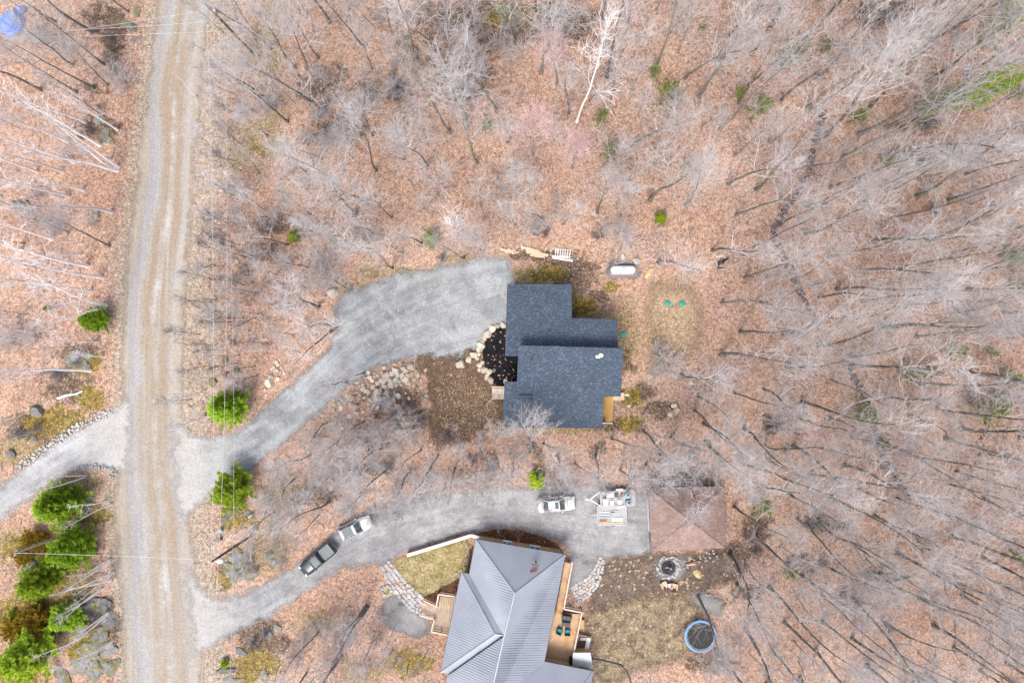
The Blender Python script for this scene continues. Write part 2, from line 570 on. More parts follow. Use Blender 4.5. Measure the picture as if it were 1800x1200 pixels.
MT = {}
MT['litter'] = mat_litter()
MT['gravel'] = mat_gravel('blue_grey_gravel', (0.19, 0.20, 0.21), (0.37, 0.385, 0.40), (0.25, 0.23, 0.20))
MT['gravel_lane'] = mat_gravel('worn_lane_gravel', (0.20, 0.20, 0.205), (0.36, 0.36, 0.37), (0.25, 0.22, 0.19))
MT['gravel_pale'] = mat_gravel('pale_lane_gravel', (0.29, 0.29, 0.30), (0.46, 0.46, 0.475), (0.34, 0.31, 0.28))
MT['gravel_pad'] = mat_gravel('pad_gravel', (0.20, 0.195, 0.20), (0.32, 0.315, 0.325), (0.24, 0.2, 0.165), False, 3.0)
MT['road'] = mat_road()
MT['mulch'] = mat_patch('black_mulch', [(0.3, (0.008, 0.008, 0.011)), (0.6, (0.02, 0.018, 0.02)), (0.8, (0.05, 0.035, 0.025))], 0.012, 0.35, 0.08)
MT['brown_mulch'] = mat_patch('brown_bark_mulch', [(0.3, (0.07, 0.035, 0.022)), (0.55, (0.15, 0.075, 0.045)), (0.75, (0.26, 0.15, 0.10))], 0.02, 1.4, 0.2, speck=(0.4, 1.6))
MT['dirt'] = mat_patch('bare_brown_earth', [(0.3, (0.105, 0.066, 0.044)), (0.55, (0.165, 0.11, 0.075)), (0.75, (0.25, 0.19, 0.145))], 0.02, 7.5, 0.8, 0.9)
MT['yard_dirt'] = mat_patch('dark_yard_earth', [(0.3, (0.095, 0.07, 0.058)), (0.55, (0.155, 0.12, 0.095)), (0.75, (0.23, 0.18, 0.14))], 0.06, 5.0, 0.9, 0.6)
MT['lawn'] = mat_patch('thin_spring_lawn', [(0.3, (0.16, 0.13, 0.06)), (0.45, (0.27, 0.225, 0.10)), (0.56, (0.35, 0.28, 0.15)), (0.72, (0.42, 0.33, 0.21))], 0.03, 2.6, 0.4)
MT['yard_grass'] = mat_patch('patchy_yard_grass', [(0.3, (0.10, 0.075, 0.055)), (0.42, (0.16, 0.12, 0.085)), (0.5, (0.23, 0.18, 0.125)), (0.57, (0.29, 0.23, 0.155)), (0.64, (0.21, 0.19, 0.085)), (0.74, (0.31, 0.245, 0.18))], 0.04, 6.0, 1.2, 0.5)
MT['mound_grass'] = mat_patch('tan_mound_grass', [(0.3, (0.27, 0.19, 0.125)), (0.55, (0.38, 0.28, 0.19)), (0.75, (0.45, 0.34, 0.25))], 0.05, 6.5, 1.4, 0.5, -.4)
MT['sand'] = mat_patch('yellow_sand', [(0.3, (0.50, 0.36, 0.19)), (0.7, (0.62, 0.47, 0.28))], 0.0, 0.4, 0.1)
MT['slate'] = mat_shingle('slate_blue_shingles', (0.046, 0.063, 0.092), (0.059, 0.080, 0.115), (0.125, 0.155, 0.20), 0.6)
MT['brown_shingle'] = mat_shingle('brown_shingles', (0.20, 0.14, 0.125), (0.27, 0.19, 0.165), (0.33, 0.245, 0.22), 0.3, 1.5)
MT['metal_roof'] = mat_metal_roof()
MT['ridge_cap'] = plain('ridge_cap_metal', (0.34, 0.355, 0.39), 0.5, 0.1, 1.0, 0.4, 0.2)
MT['fascia'] = plain('dark_fascia', (0.05, 0.055, 0.065), 0.6)
MT['siding'] = plain('grey_siding', (0.16, 0.17, 0.19), 0.7)
MT['cedar_wall'] = mat_wood('tan_wall', (0.44, 0.27, 0.15), (0.56, 0.36, 0.21), None, 0)
MT['white'] = plain('white_paint', (0.78, 0.78, 0.78), 0.5, 0.05)
MT['glass'] = plain('window_glass', (0.03, 0.04, 0.05), 0.08, 0.1, 1.0, 0.6)
MT['new_wood'] = mat_wood('yellow_deck_wood', (0.40, 0.21, 0.065), (0.58, 0.36, 0.14))
MT['pale_wood'] = mat_wood('pale_lumber', (0.52, 0.39, 0.26), (0.68, 0.54, 0.39))
MT['cedar'] = mat_wood('cedar_deck', (0.48, 0.30, 0.17), (0.62, 0.44, 0.28), (0.36, 0.18, 0.06))
MT['grey_wood'] = mat_wood('weathered_deck', (0.30, 0.22, 0.17), (0.58, 0.46, 0.37), (0.34, 0.24, 0.13))
MT['rail_wood'] = mat_wood('pale_rail_wood', (0.55, 0.42, 0.34), (0.68, 0.56, 0.47))
MT['old_plank'] = mat_wood('bleached_planks', (0.42, 0.34, 0.28), (0.66, 0.57, 0.48))
MT['cap_white'] = mat_wood('white_timber_cap', (0.60, 0.57, 0.55), (0.74, 0.71, 0.69))
MT['bark'] = mat_bark('grey_brown_bark', (0.07, 0.064, 0.056), (0.29, 0.275, 0.255))
MT['bark_pale'] = mat_bark('pale_grey_bark', (0.13, 0.125, 0.125), (0.27, 0.26, 0.26), mossy=0.35)
MT['birch'] = mat_bark('white_birch_bark', (0.66, 0.62, 0.62), (0.90, 0.87, 0.88), mossy=0.0, vsc=6.0)
MT['twig'] = mat_twig('grey_twigs', (0.34, 0.315, 0.315), (0.60, 0.565, 0.57))
MT['twig_dark'] = mat_twig('dark_twigs', (0.14, 0.12, 0.12), (0.29, 0.265, 0.28))
MT['twig_pink'] = mat_twig('budding_twigs', (0.46, 0.30, 0.29), (0.62, 0.47, 0.47))
MT['birch_twig'] = mat_twig('birch_twigs', (0.60, 0.54, 0.56), (0.84, 0.79, 0.80))
MT['needles'] = mat_needles('green_needles', (0.16, 0.26, 0.013), (0.29, 0.46, 0.024), (0.43, 0.57, 0.05))
MT['needles_light'] = mat_needles('light_green_needles', (0.25, 0.35, 0.018), (0.39, 0.52, 0.035), (0.50, 0.62, 0.07))
MT['needles_olive'] = mat_needles('olive_needles', (0.13, 0.18, 0.02), (0.20, 0.27, 0.04), (0.29, 0.35, 0.08))
MT['needles_gold'] = mat_needles('golden_juniper', (0.20, 0.12, 0.012), (0.36, 0.23, 0.02), (0.46, 0.34, 0.05))
MT['boulder'] = mat_rock('pale_limestone', (0.40, 0.345, 0.275), (0.60, 0.53, 0.445), (0.48, 0.36, 0.22))
MT['granite'] = mat_rock('grey_granite', (0.13, 0.13, 0.14), (0.27, 0.265, 0.285), (0.17, 0.14, 0.11), 0.85)
MT['wall_stone'] = mat_rock('dark_wall_stone', (0.06, 0.05, 0.058), (0.17, 0.145, 0.165), (0.10, 0.08, 0.07))
MT['path_stone'] = mat_rock('pale_path_stone', (0.32, 0.32, 0.31), (0.50, 0.49, 0.48), (0.36, 0.38, 0.32))
MT['pole'] = mat_wood('utility_pole_wood', (0.075, 0.045, 0.035), (0.16, 0.10, 0.08))
MT['pole_grey'] = mat_wood('grey_pole_wood', (0.24, 0.23, 0.23), (0.38, 0.37, 0.37))
MT['cable'] = plain('aluminium_cable', (0.50, 0.49, 0.51), 0.5, 0.05, 1, 0.4, 0.2)
MT['black'] = plain('black_plastic', (0.012, 0.013, 0.015), 0.5)
MT['rubber'] = plain('tyre_rubber', (0.018, 0.018, 0.02), 0.85)
MT['steel'] = plain('galvanised_steel', (0.42, 0.43, 0.45), 0.4, 0.1, 3, 0.5, 0.6)
MT['charcoal'] = plain('charcoal_ash', (0.03, 0.032, 0.042), 0.9, 0.5, 3)
MT['truck_black'] = plain('black_truck_paint', (0.022, 0.028, 0.038), 0.18, 0.05, 1, 0.6)
MT['car_silver'] = plain('silver_paint', (0.60, 0.61, 0.64), 0.25, 0.04, 1, 0.5, 0.15)
MT['car_white'] = plain('white_car_paint', (0.74, 0.74, 0.75), 0.25, 0.04, 1, 0.5)
MT['car_glass'] = plain('car_glass', (0.06, 0.085, 0.10), 0.08, 0.05, 1, 0.7)
MT['tonneau'] = plain('grey_vinyl_cover', (0.17, 0.185, 0.19), 0.6, 0.1)
MT['lamp'] = plain('headlamp_lens', (0.75, 0.76, 0.78), 0.15, 0.02)
MT['red'] = plain('red_plastic', (0.25, 0.04, 0.04), 0.4, 0.08)
MT['blue'] = plain('blue_vinyl', (0.14, 0.30, 0.52), 0.45, 0.12)
MT['tarp'] = plain('blue_tarpaulin', (0.13, 0.24, 0.68), 0.5, 0.25, 1.2, 0.3, 0, 0.4)
MT['teal'] = plain('teal_cushion', (0.02, 0.27, 0.33), 0.8, 0.1)
MT['lid_green'] = plain('green_septic_lid', (0.02, 0.33, 0.24), 0.5, 0.05)
MT['grey_fabric'] = plain('grey_cushion', (0.10, 0.105, 0.12), 0.85, 0.15)
MT['concrete'] = plain('pale_concrete', (0.38, 0.38, 0.40), 0.9, 0.15, 2, 0.2, 0, 0.3)
MT['tank'] = plain('white_tank_enamel', (0.80, 0.80, 0.79), 0.3, 0.03)
MT['grey_panel'] = plain('grey_roof_panel', (0.42, 0.45, 0.47), 0.5, 0.08)
MT['yellow'] = plain('yellow_paint', (0.62, 0.42, 0.05), 0.6, 0.1)
MT['chair_red'] = mat_wood('red_brown_chair', (0.26, 0.11, 0.06), (0.40, 0.19, 0.12))
MT['chair_tan'] = mat_wood('tan_chair', (0.58, 0.40, 0.27), (0.70, 0.52, 0.38))
MT['teal_drum'] = plain('teal_drum', (0.20, 0.38, 0.42), 0.5)

# ------------------------------------------------------------------ terrain and surfaces
ROAD_L = [(300, -120), (283, 0), (266, 130), (250, 280), (241, 340), (225, 470), (220, 600), (219, 700), (214, 790), (204, 880), (208, 960), (220, 1060), (224, 1130), (226, 1330)]
ROAD_R = [(372, -120), (362, 0), (353, 110), (338, 260), (331, 400), (321, 540), (313, 640), (314, 740), (322, 850), (333, 950), (343, 1040), (350, 1110), (355, 1330)]
POLY = {
    'lane_left': [(300, 690), (232, 702), (195, 722), (150, 748), (110, 775), (75, 798), (30, 835), (-40, 880), (-120, 940), (-120, 1010), (-40, 940), (20, 898), (60, 868), (110, 836), (150, 818), (195, 822), (240, 836), (300, 850)],
    'driveway': [(235, 720), (300, 740), (345, 768), (378, 772), (412, 764), (450, 735), (490, 695), (530, 660), (565, 625), (592, 596), (588, 545), (600, 520), (640, 502), (700, 480), (780, 468), (850, 455), (893, 453), (902, 480),
                 (905, 520), (905, 575), (870, 580), (848, 600), (838, 622), (800, 637), (752, 642), (733, 630), (695, 629), (650, 650), (600, 685), (545, 738), (500, 778), (450, 815), (400, 848), (362, 872), (345, 888), (328, 915), (300, 960), (235, 980)],
    'lane_low': [(260, 960), (325, 985), (342, 1025), (368, 1052), (405, 1052), (445, 1038), (500, 1008), (545, 975), (585, 942), (625, 905), (680, 885), (740, 872), (800, 866), (860, 860), (930, 858), (980, 852), (1060, 852), (1140, 862),
                 (1150, 900), (1152, 968), (1120, 982), (1075, 978), (1035, 990), (1012, 1015), (998, 1005), (1005, 980), (998, 958), (960, 938), (910, 930), (850, 928), (800, 940), (745, 958), (700, 972), (688, 992),
                 (650, 988), (600, 998), (555, 1025), (510, 1058), (455, 1092), (400, 1118), (362, 1140), (325, 1158), (260, 1180)],
}
CENTRE = {
    'lane_left': [(300, 740), (222, 762), (150, 785), (75, 832), (0, 880), (-100, 960)],
    'driveway': [(260, 800), (340, 815), (420, 795), (500, 735), (570, 668), (640, 610), (720, 562), (800, 530), (900, 510)],
    'lane_low': [(270, 1080), (345, 1092), (420, 1078), (500, 1035), (570, 990), (640, 950), (720, 922), (820, 900), (920, 893), (1040, 905), (1150, 920)],
}


def wpoly(px, it=2):
    return smooth_poly([tuple(P(u, v)[:2]) for u, v in px], it)


ROADP = [tuple(P(u, v)[:2]) for u, v in ROAD_L] + [tuple(P(u, v)[:2]) for u, v in reversed(ROAD_R)]
WP = {k: wpoly(v) for k, v in POLY.items()}
FLAT = [ROADP] + list(WP.values()) + [wpoly(p, 0) for p in (
    [(850, 430), (1130, 430), (1240, 480), (1240, 640), (1120, 770), (740, 780), (740, 620), (850, 560)],
    [(660, 920), (1300, 840), (1300, 1170), (1060, 1300), (700, 1300)])]


def grid_xy(x0, x1, y0, y1, c):
    nx, ny = int(math.ceil((x1 - x0) / c)) + 1, int(math.ceil((y1 - y0) / c)) + 1
    X, Y = np.meshgrid(np.linspace(x0, x1, nx), np.linspace(y0, y1, ny))
    return nx, ny, np.stack([X.ravel(), Y.ravel()], 1)


def relief(p):
    x, y = p[:, 0], p[:, 1]
    return (np.sin(x * 0.21 + 1.3) * np.cos(y * 0.17 + 0.4) + 0.6 * np.sin(x * 0.43 + y * 0.31) + 0.35 * np.sin(y * 0.77 - x * 0.52 + 2.0)) * 0.22


def gz_arr(p):
    d = np.full(len(p), 1e9)
    for f in FLAT:
        d = np.minimum(d, np.clip(-sdist(f, p), 0, None))
    k = np.clip((d - 0.6) / 6.0, 0, 1)
    k = k * k * (3 - 2 * k)
    return relief(p) * k


def gz(x, y):
    return float(gz_arr(np.array([[x, y]]))[0])


def on_ground(u, v, dz=0.0):
    p = P(u, v)
    p.z = gz(p.x, p.y) + dz
    return p


SPLAT = {   # photo pixel centre, radii in pixels, strength
    'moss': [(1020, 537, 26, 14, 1.0), (1075, 505, 14, 10, .6), (150, 640, 30, 18, .6), (160, 700, 22, 20, .8), (100, 740, 60, 25, .5), (70, 960, 60, 25, .9), (60, 1085, 70, 40, 1.0), (100, 1030, 50, 40, .6),
             (150, 1130, 40, 30, .6), (30, 1180, 60, 30, .6), (415, 905, 26, 22, .7), (415, 985, 18, 16, .6), (395, 1020, 20, 16, .4), (455, 1165, 40, 25, .6), (435, 1185, 20, 16, .8), (720, 1165, 40, 25, .55),
             (160, 905, 40, 20, .5), (960, 480, 40, 16, .45), (1107, 745, 22, 12, .7), (1110, 700, 24, 20, .5), (215, 1010, 10, 60, .0), (900, 30, 60, 25, .4), (1180, 735, 10, 10, .3), (470, 260, 24, 18, .4)],
    'soil': [(200, 60, 18, 50, .8), (170, 25, 30, 30, .3), (165, 160, 40, 20, .25), (175, 225, 35, 20, .6), (140, 620, 40, 16, .5), (120, 680, 50, 30, .4), (60, 750, 60, 30, .4), (700, 700, 40, 20, .6),
             (665, 705, 12, 30, .7), (720, 735, 40, 18, .7), (790, 770, 40, 14, .6), (560, 870, 40, 20, .5), (620, 830, 25, 14, .5), (660, 822, 40, 10, .6), (1000, 470, 50, 14, .7), (960, 450, 70, 12, .5), (1015, 495, 40, 18, .5),
             (1050, 520, 20, 12, .5), (1130, 690, 22, 16, .6), (1160, 720, 40, 20, .4), (1075, 745, 30, 16, .45), (1120, 745, 16, 16, .3), (570, 150, 60, 40, .4), (620, 200, 30, 60, .4), (800, 120, 70, 60, .45), (860, 40, 120, 40, .6),
             (980, 40, 70, 40, .5), (700, 160, 20, 20, .6), (590, 230, 40, 20, .5), (720, 90, 40, 60, .3), (480, 395, 40, 20, .5), (460, 440, 40, 20, .5), (430, 470, 20, 60, .25), (1560, 20, 50, 20, .6), (1530, 35, 30, 16, .5),
             (1620, 215, 50, 25, .3), (1610, 270, 50, 25, .35), (1360, 745, 22, 16, .7), (1400, 740, 40, 25, .25), (1190, 840, 40, 12, .5), (1330, 930, 30, 40, .4), (1450, 920, 40, 16, .5), (1420, 990, 40, 20, .4), (1540, 1010, 40, 16, .3),
             (1290, 970, 40, 16, .6), (1310, 1040, 40, 16, .4), (1240, 1060, 60, 20, .3), (160, 1000, 30, 50, .4), (170, 1100, 40, 50, .6), (90, 1060, 40, 30, .3), (430, 1100, 60, 24, .5), (470, 1130, 50, 20, .5), (420, 1000, 40, 20, .4),
             (860, 800, 20, 20, .3), (940, 790, 30, 20, .3), (1050, 790, 20, 20, .4), (1010, 515, 20, 40, .5), (1008, 525, 8, 30, .9), (1100, 640, 20, 40, .25), (1000, 1150, 20, 20, .0), (1240, 1160, 60, 25, .3)],
    'dry': [(1100, 590, 22, 50, .9), (1040, 555, 50, 10, .7), (930, 490, 50, 14, .7), (1150, 600, 60, 70, .25), (990, 753, 70, 8, .9), (600, 420, 60, 20, .1), (470, 70, 30, 80, .5), (430, 280, 30, 60, .3), (460, 230, 50, 40, .35),
            (630, 1180, 60, 30, .3), (560, 1090, 60, 30, .3), (500, 860, 50, 40, .35), (470, 960, 50, 50, .4), (100, 780, 70, 20, .7), (30, 790, 50, 25, .8), (120, 850, 60, 20, .5), (40, 960, 60, 30, .6), (230, 640, 14, 60, .4), (700, 480, 60, 8, .7),
            (640, 505, 40, 10, .7), (820, 455, 50, 8, .5), (80, 1000, 60, 50, .4), (1180, 545, 60, 50, .3)],
    'verge': [(395, 300, 40, 90, .6), (400, 60, 40, 90, .5), (430, 100, 50, 70, .35), (360, 420, 40, 120, .6), (365, 560, 50, 120, .55), (355, 680, 40, 60, .7), (350, 930, 25, 70, .7), (370, 1180, 30, 60, .6), (360, 880, 40, 20, .7),
              (205, 870, 16, 80, .4), (450, 40, 50, 80, .3), (560, 300, 60, 50, .25), (370, 990, 20, 60, .6)],
}


def build_ground():
    xs = np.concatenate([[-900, -300, -110], np.arange(-78, 78.01, 0.5), [110, 300, 900]])
    ys = np.concatenate([[-900, -300, -85], np.arange(-54, 54.01, 0.5), [85, 300, 900]])
    X, Y = np.meshgrid(xs, ys)
    p = np.stack([X.ravel(), Y.ravel()], 1)
    z = gz_arr(p)
    nx, ny = len(xs), len(ys)
    i = np.arange((nx - 1) * (ny - 1))
    r, c = i // (nx - 1), i % (nx - 1)
    a = r * nx + c
    f = np.stack([a, a + 1, a + nx + 1, a + nx], 1)
    me = bpy.data.meshes.new('ground')
    me.from_pydata(np.column_stack([p, z]).tolist(), [], f.tolist())
    me.materials.append(MT['litter'])
    me.polygons.foreach_set('use_smooth', [True] * len(me.polygons))
    U, V = p[:, 0] * 13.5 + 900, 600 - p[:, 1] * 13.5
    for name, lst in SPLAT.items():
        acc = np.zeros(len(p))
        for (u, v, ru, rv, s) in lst:
            acc = np.maximum(acc, min(s, .7) * np.exp(-(((U - u) / ru) ** 2 + ((V - v) / rv) ** 2)))
        if name == 'verge':
            d = -sdist(ROADP, p)
            left = U < 290
            wl = np.where(left, 2.6, 6.0)
            acc = np.maximum(acc, 0.95 * np.clip(1 - d / wl, 0, 1) * (d > -5))
        attr(me, name, acc * (1.0 if name == 'verge' else 1.7))
    tag(link(bpy.data.objects.new('ground', me)), kind='structure')


build_ground()


def sheet(name, poly, mat, z, cell=0.45, margin=1.6, centre=None, kind='structure', parent=None, dome=0.0):
    p = np.asarray(poly)
    nx, ny, pts = grid_xy(p[:, 0].min() - margin, p[:, 0].max() + margin, p[:, 1].min() - margin, p[:, 1].max() + margin, cell)
    sd = sdist(poly, pts)
    i = np.arange((nx - 1) * (ny - 1))
    r, c = i // (nx - 1), i % (nx - 1)
    a = r * nx + c
    f = np.stack([a, a + 1, a + nx + 1, a + nx], 1)
    keep = sd[f].max(1) > -margin
    f = f[keep]
    used = np.unique(f)
    re = np.full(len(pts), -1)
    re[used] = np.arange(len(used))
    f = re[f]
    pts, sd = pts[used], sd[used]
    zz = gz_arr(pts) + z
    if dome:
        zz = zz + dome * np.clip(sd / max(sd.max(), 0.1), 0, 1) ** 0.6
    me = bpy.data.meshes.new(name)
    me.from_pydata(np.column_stack([pts, zz]).tolist(), [], f.tolist())
    me.materials.append(mat)
    me.polygons.foreach_set('use_smooth', [True] * len(me.polygons))
    attr(me, 'sd', sd)
    rd = -sdist(ROADP, pts)
    attr(me, 'fade', np.clip((rd + 2.6) / 3.6, 0, 1) if centre is not None else np.ones(len(pts)))
    attr(me, 'dust', np.clip(1 - rd / 11.0, 0, 1))
    if centre is not None:
        cl = np.asarray(smooth_poly([tuple(P(u, v)[:2]) for u, v in centre], 2, False))
        best = np.full(len(pts), 1e9)
        trk = np.zeros(len(pts))
        aln = np.zeros(len(pts))
        run = 0.0
        for k in range(len(cl) - 1):
            A, Bp = cl[k], cl[k + 1]
            ab = Bp - A
            L = np.hypot(*ab)
            t = np.clip(((pts - A) @ ab) / (L * L), 0, 1)
            dx, dy = pts[:, 0] - A[0] - t * ab[0], pts[:, 1] - A[1] - t * ab[1]
            d = np.hypot(dx, dy)
            sg = np.sign(ab[0] * dy - ab[1] * dx)
            m = d < best
            best = np.where(m, d, best)
            trk = np.where(m, d * sg, trk)
            aln = np.where(m, run + t * L, aln)
            run += L
        attr(me, 'trk', trk)
        attr(me, 'aln', aln)
    o = link(bpy.data.objects.new(name, me), parent)
    if kind:
        tag(o, kind=kind)
    return o


def build_road():
    L = smooth_poly([tuple(P(u, v)[:2]) for u, v in ROAD_L], 2, False)
    R = smooth_poly([tuple(P(u, v)[:2]) for u, v in ROAD_R], 2, False)

    def at(pl, y):
        for i in range(len(pl) - 1):
            y0, y1 = pl[i][1], pl[i + 1][1]
            if y1 <= y <= y0 and y0 != y1:
                t = (y0 - y) / (y0 - y1)
                return pl[i][0] + t * (pl[i + 1][0] - pl[i][0])
        return pl[-1][0]
    ytop, ybot = min(L[0][1], R[0][1]) - 0.02, max(L[-1][1], R[-1][1]) + 0.02
    ny, nx = 150, 30
    vs, sd, ac, al = [], [], [], []
    for j in range(ny + 1):
        y = ytop + (ybot - ytop) * j / ny
        xl, xr = at(L, y), at(R, y)
        w = (xr - xl) / 2
        for i in range(nx + 1):
            t = -1.22 + 2.44 * i / nx
            vs.append(((xl + xr) / 2 + w * t, y, 0.012))
            ac.append(t)
            sd.append((1 - abs(t)) * w)
            al.append(-y)
    fs = [(j * (nx + 1) + i, (j + 1) * (nx + 1) + i, (j + 1) * (nx + 1) + i + 1, j * (nx + 1) + i + 1) for j in range(ny) for i in range(nx)]
    me = bpy.data.meshes.new('dirt_road')
    me.from_pydata(vs, [], fs)
    me.materials.append(MT['road'])
    attr(me, 'sd', sd)
    attr(me, 'fade', [1.0] * len(sd))
    attr(me, 'across', ac)
    attr(me, 'aln', al)
    tag(link(bpy.data.objects.new('dirt_road', me)), kind='structure')


build_road()
sheet('gravel_driveway', WP['driveway'], MT['gravel'], 0.020, centre=CENTRE['driveway'])
sheet('gravel_lane', WP['lane_low'], MT['gravel_lane'], 0.024, centre=CENTRE['lane_low'])
sheet('side_lane', WP['lane_left'], MT['gravel_pale'], 0.028, centre=CENTRE['lane_left'])


def patch(name, px, mat, z, it=2, cell=0.4, dome=0.0, margin=2.0):
    return sheet(name, wpoly(px, it), MT[mat], z, cell, margin, dome=dome)


patch('earth_yard', [(730, 624), (770, 630), (805, 627), (842, 612), (865, 665), (893, 685), (893, 748), (872, 752), (850, 745), (838, 762), (815, 765), (800, 745), (782, 742), (772, 762), (757, 758), (748, 735), (760, 715), (750, 695), (760, 672), (746, 650)], 'dirt', 0.032)
patch('mulch_bed', [(895, 567), (878, 572), (862, 580), (852, 596), (847, 615), (850, 632), (853, 648), (862, 664), (872, 676), (882, 682), (915, 682), (915, 567)], 'mulch', 0.040, 1)
patch('septic_mound', [(1135, 520), (1150, 500), (1190, 492), (1222, 510), (1235, 545), (1232, 590), (1215, 625), (1185, 640), (1155, 625), (1140, 580)], 'mound_grass', 0.030)
patch('sand_pile', [(1131, 487), (1138, 475), (1148, 468), (1152, 474), (1146, 484), (1136, 491)], 'sand', 0.034, 1, 0.15, 0.25, 0.4)
patch('lawn', [(692, 985), (712, 978), (770, 962), (826, 946), (826, 985), (818, 1012), (795, 1025), (768, 1042), (745, 1058), (722, 1040), (700, 1012)], 'lawn', 0.030)
patch('flower_bed', [(745, 1050), (770, 1036), (800, 1022), (822, 1005), (828, 960), (838, 960), (838, 1010), (815, 1060), (800, 1080), (772, 1068), (750, 1056)], 'brown_mulch', 0.036, 1)
patch('hedge_bed', [(835, 940), (860, 932), (900, 931), (945, 938), (975, 952), (986, 968), (990, 975), (900, 975), (838, 955)], 'brown_mulch', 0.036, 1)
patch('gravel_apron', [(672, 1062), (690, 1045), (712, 1052), (740, 1082), (758, 1095), (755, 1112), (730, 1120), (695, 1108), (668, 1090)], 'gravel_pad', 0.030)
patch('earth_yard', [(1060, 985), (1100, 978), (1150, 975), (1270, 972), (1320, 985), (1300, 1015), (1255, 1030), (1225, 1042), (1180, 1048), (1130, 1050), (1080, 1065), (1040, 1085), (1030, 1065), (1050, 1020)], 'yard_dirt', 0.030)
patch('yard_grass', [(1035, 1080), (1080, 1058), (1140, 1045), (1200, 1045), (1235, 1075), (1225, 1130), (1190, 1165), (1130, 1175), (1060, 1215), (1040, 1215), (1045, 1150), (1030, 1110)], 'yard_grass', 0.034)
patch('gravel_pad', [(1160, 985), (1190, 978), (1208, 990), (1205, 1010), (1185, 1020), (1160, 1018), (1150, 1002)], 'gravel_pad', 0.038)
patch('gravel_pad', [(1215, 1040), (1245, 1045), (1270, 1058), (1272, 1078), (1258, 1085), (1240, 1068), (1215, 1055)], 'gravel_pad', 0.038)
patch('gravel_pad', [(1002, 975), (1030, 985), (1048, 990), (1040, 1010), (1010, 1030), (1003, 1050), (1000, 1010)], 'gravel_pad', 0.038)
patch('gravel_pad', [(1062, 482), (1070, 462), (1095, 458), (1120, 464), (1122, 486), (1110, 489), (1095, 486), (1075, 490)], 'gravel_pad', 0.030, 1)
patch('sand_pile', [(1216, 1004), (1226, 1000), (1234, 1008), (1232, 1016), (1224, 1015)], 'sand', 0.042, 1, 0.15, 0.2, 0.3)

# ------------------------------------------------------------------ buildings
def roof_ribs(pts, eave, gap, mb, w=0.045, h=0.042):
    """standing ribs running up the slope of one roof face"""
    pts = [Vector(p) for p in pts]
    a, b = pts[eave], pts[(eave + 1) % len(pts)]
    e = (b - a).normalized()
    c = sum(pts, Vector()) / len(pts)
    n = e.cross(c - a).normalized()
    if n.z < 0:
        n = -n
    s = n.cross(e)
    q = [((p - a).dot(e), (p - a).dot(s)) for p in pts]
    x = min(k[0] for k in q) + gap * 0.5
    while x < max(k[0] for k in q):
        cr = []
        for i in range(len(q)):
            (x0, y0), (x1, y1) = q[i], q[(i + 1) % len(q)]
            if (x0 > x) != (x1 > x):
                cr.append(y0 + (x - x0) / (x1 - x0) * (y1 - y0))
        cr.sort()
        for k in range(0, len(cr) - 1, 2):
            if abs(cr[k + 1] - cr[k]) > 0.1:
                p0, p1 = a + e * x + s * (cr[k] + 0.02), a + e * x + s * (cr[k + 1] - 0.02)
                mb.beam(p0 + n * h * 0.4, p1 + n * h * 0.4, w, h)
        x += gap


def boards(mb, poly, z, along, bw=0.14, gap=0.012, th=0.035):
    """deck boards filling a convex polygon, running in the direction `along`"""
    d = Vector((math.cos(along), math.sin(along)))
    s = Vector((-d.y, d.x))
    pts = [Vector(p[:2]) for p in poly]
    q = [(p.dot(s), p.dot(d)) for p in pts]
    x = min(k[0] for k in q)
    x1 = max(k[0] for k in q)
    while x < x1 - 0.03:
        xa, xb = x + gap / 2, min(x + bw, x1) - gap / 2
        lo, hi = [], []
        for xx in (xa, xb):
            cr = []
            for i in range(len(q)):
                (x0, y0), (xx1, y1) = q[i], q[(i + 1) % len(q)]
                if (x0 > xx) != (xx1 > xx):
                    cr.append(y0 + (xx - x0) / (xx1 - x0) * (y1 - y0))
            if len(cr) >= 2:
                lo.append((xx, min(cr)))
                hi.append((xx, max(cr)))
        if len(lo) == 2:
            c = [lo[0], lo[1], hi[1], hi[0]]
            w = [(s * a + d * b) for a, b in c]
            zz = z + RNG.uniform(-0.004, 0.004)
            mb.prism([(k.x, k.y) for k in w][::-1], zz - th, zz)
        x += bw


def railing(parent, pts, z0, h, mat, every=1.5, balusters=True):
    cap = MB()
    po = []
    ba = MB()
    for i in range(len(pts) - 1):
        a, b = Vector((pts[i][0], pts[i][1], 0)), Vector((pts[i + 1][0], pts[i + 1][1], 0))
        L = (b - a).length
        up = Vector((0, 0, z0 + h))
        cap.beam(a + up, b + up, 0.17, 0.05)
        cap.beam(a + Vector((0, 0, z0 + 0.12)), b + Vector((0, 0, z0 + 0.12)), 0.05, 0.07)
        n = max(1, int(round(L / every)))
        for k in range(n + 1):
            c = a + (b - a) * (k / n)
            po.append(MB().box((c.x, c.y, (z0 + h - 0.03) / 2), (0.1, 0.1, z0 + h - 0.03)))
        if balusters:
            m = int(L / 0.16)
            for k in range(1, m):
                c = a + (b - a) * (k / m)
                ba.box((c.x, c.y, z0 + h / 2 + 0.03), (0.035, 0.035, h - 0.14))
    o = cap.build('railing', mat, parent)
    for q in po:
        q.build('post', mat, o)
    if ba.f:
        tag(ba.build('baluster', mat, o), kind='stuff')
    return o


def slab_face(parent, name, pts, mat, th=0.16, label=None):
    c = sum((Vector(p) for p in pts), Vector()) / len(pts)
    n = Vector()
    for i in range(len(pts)):
        a, b = Vector(pts[i]) - c, Vector(pts[(i + 1) % len(pts)]) - c
        n += a.cross(b)
    if n.z < 0:
        pts = pts[::-1]
    o = MB().slab(pts, th).build(name, mat, parent)
    if label:
        o['label'] = label
    return o, pts


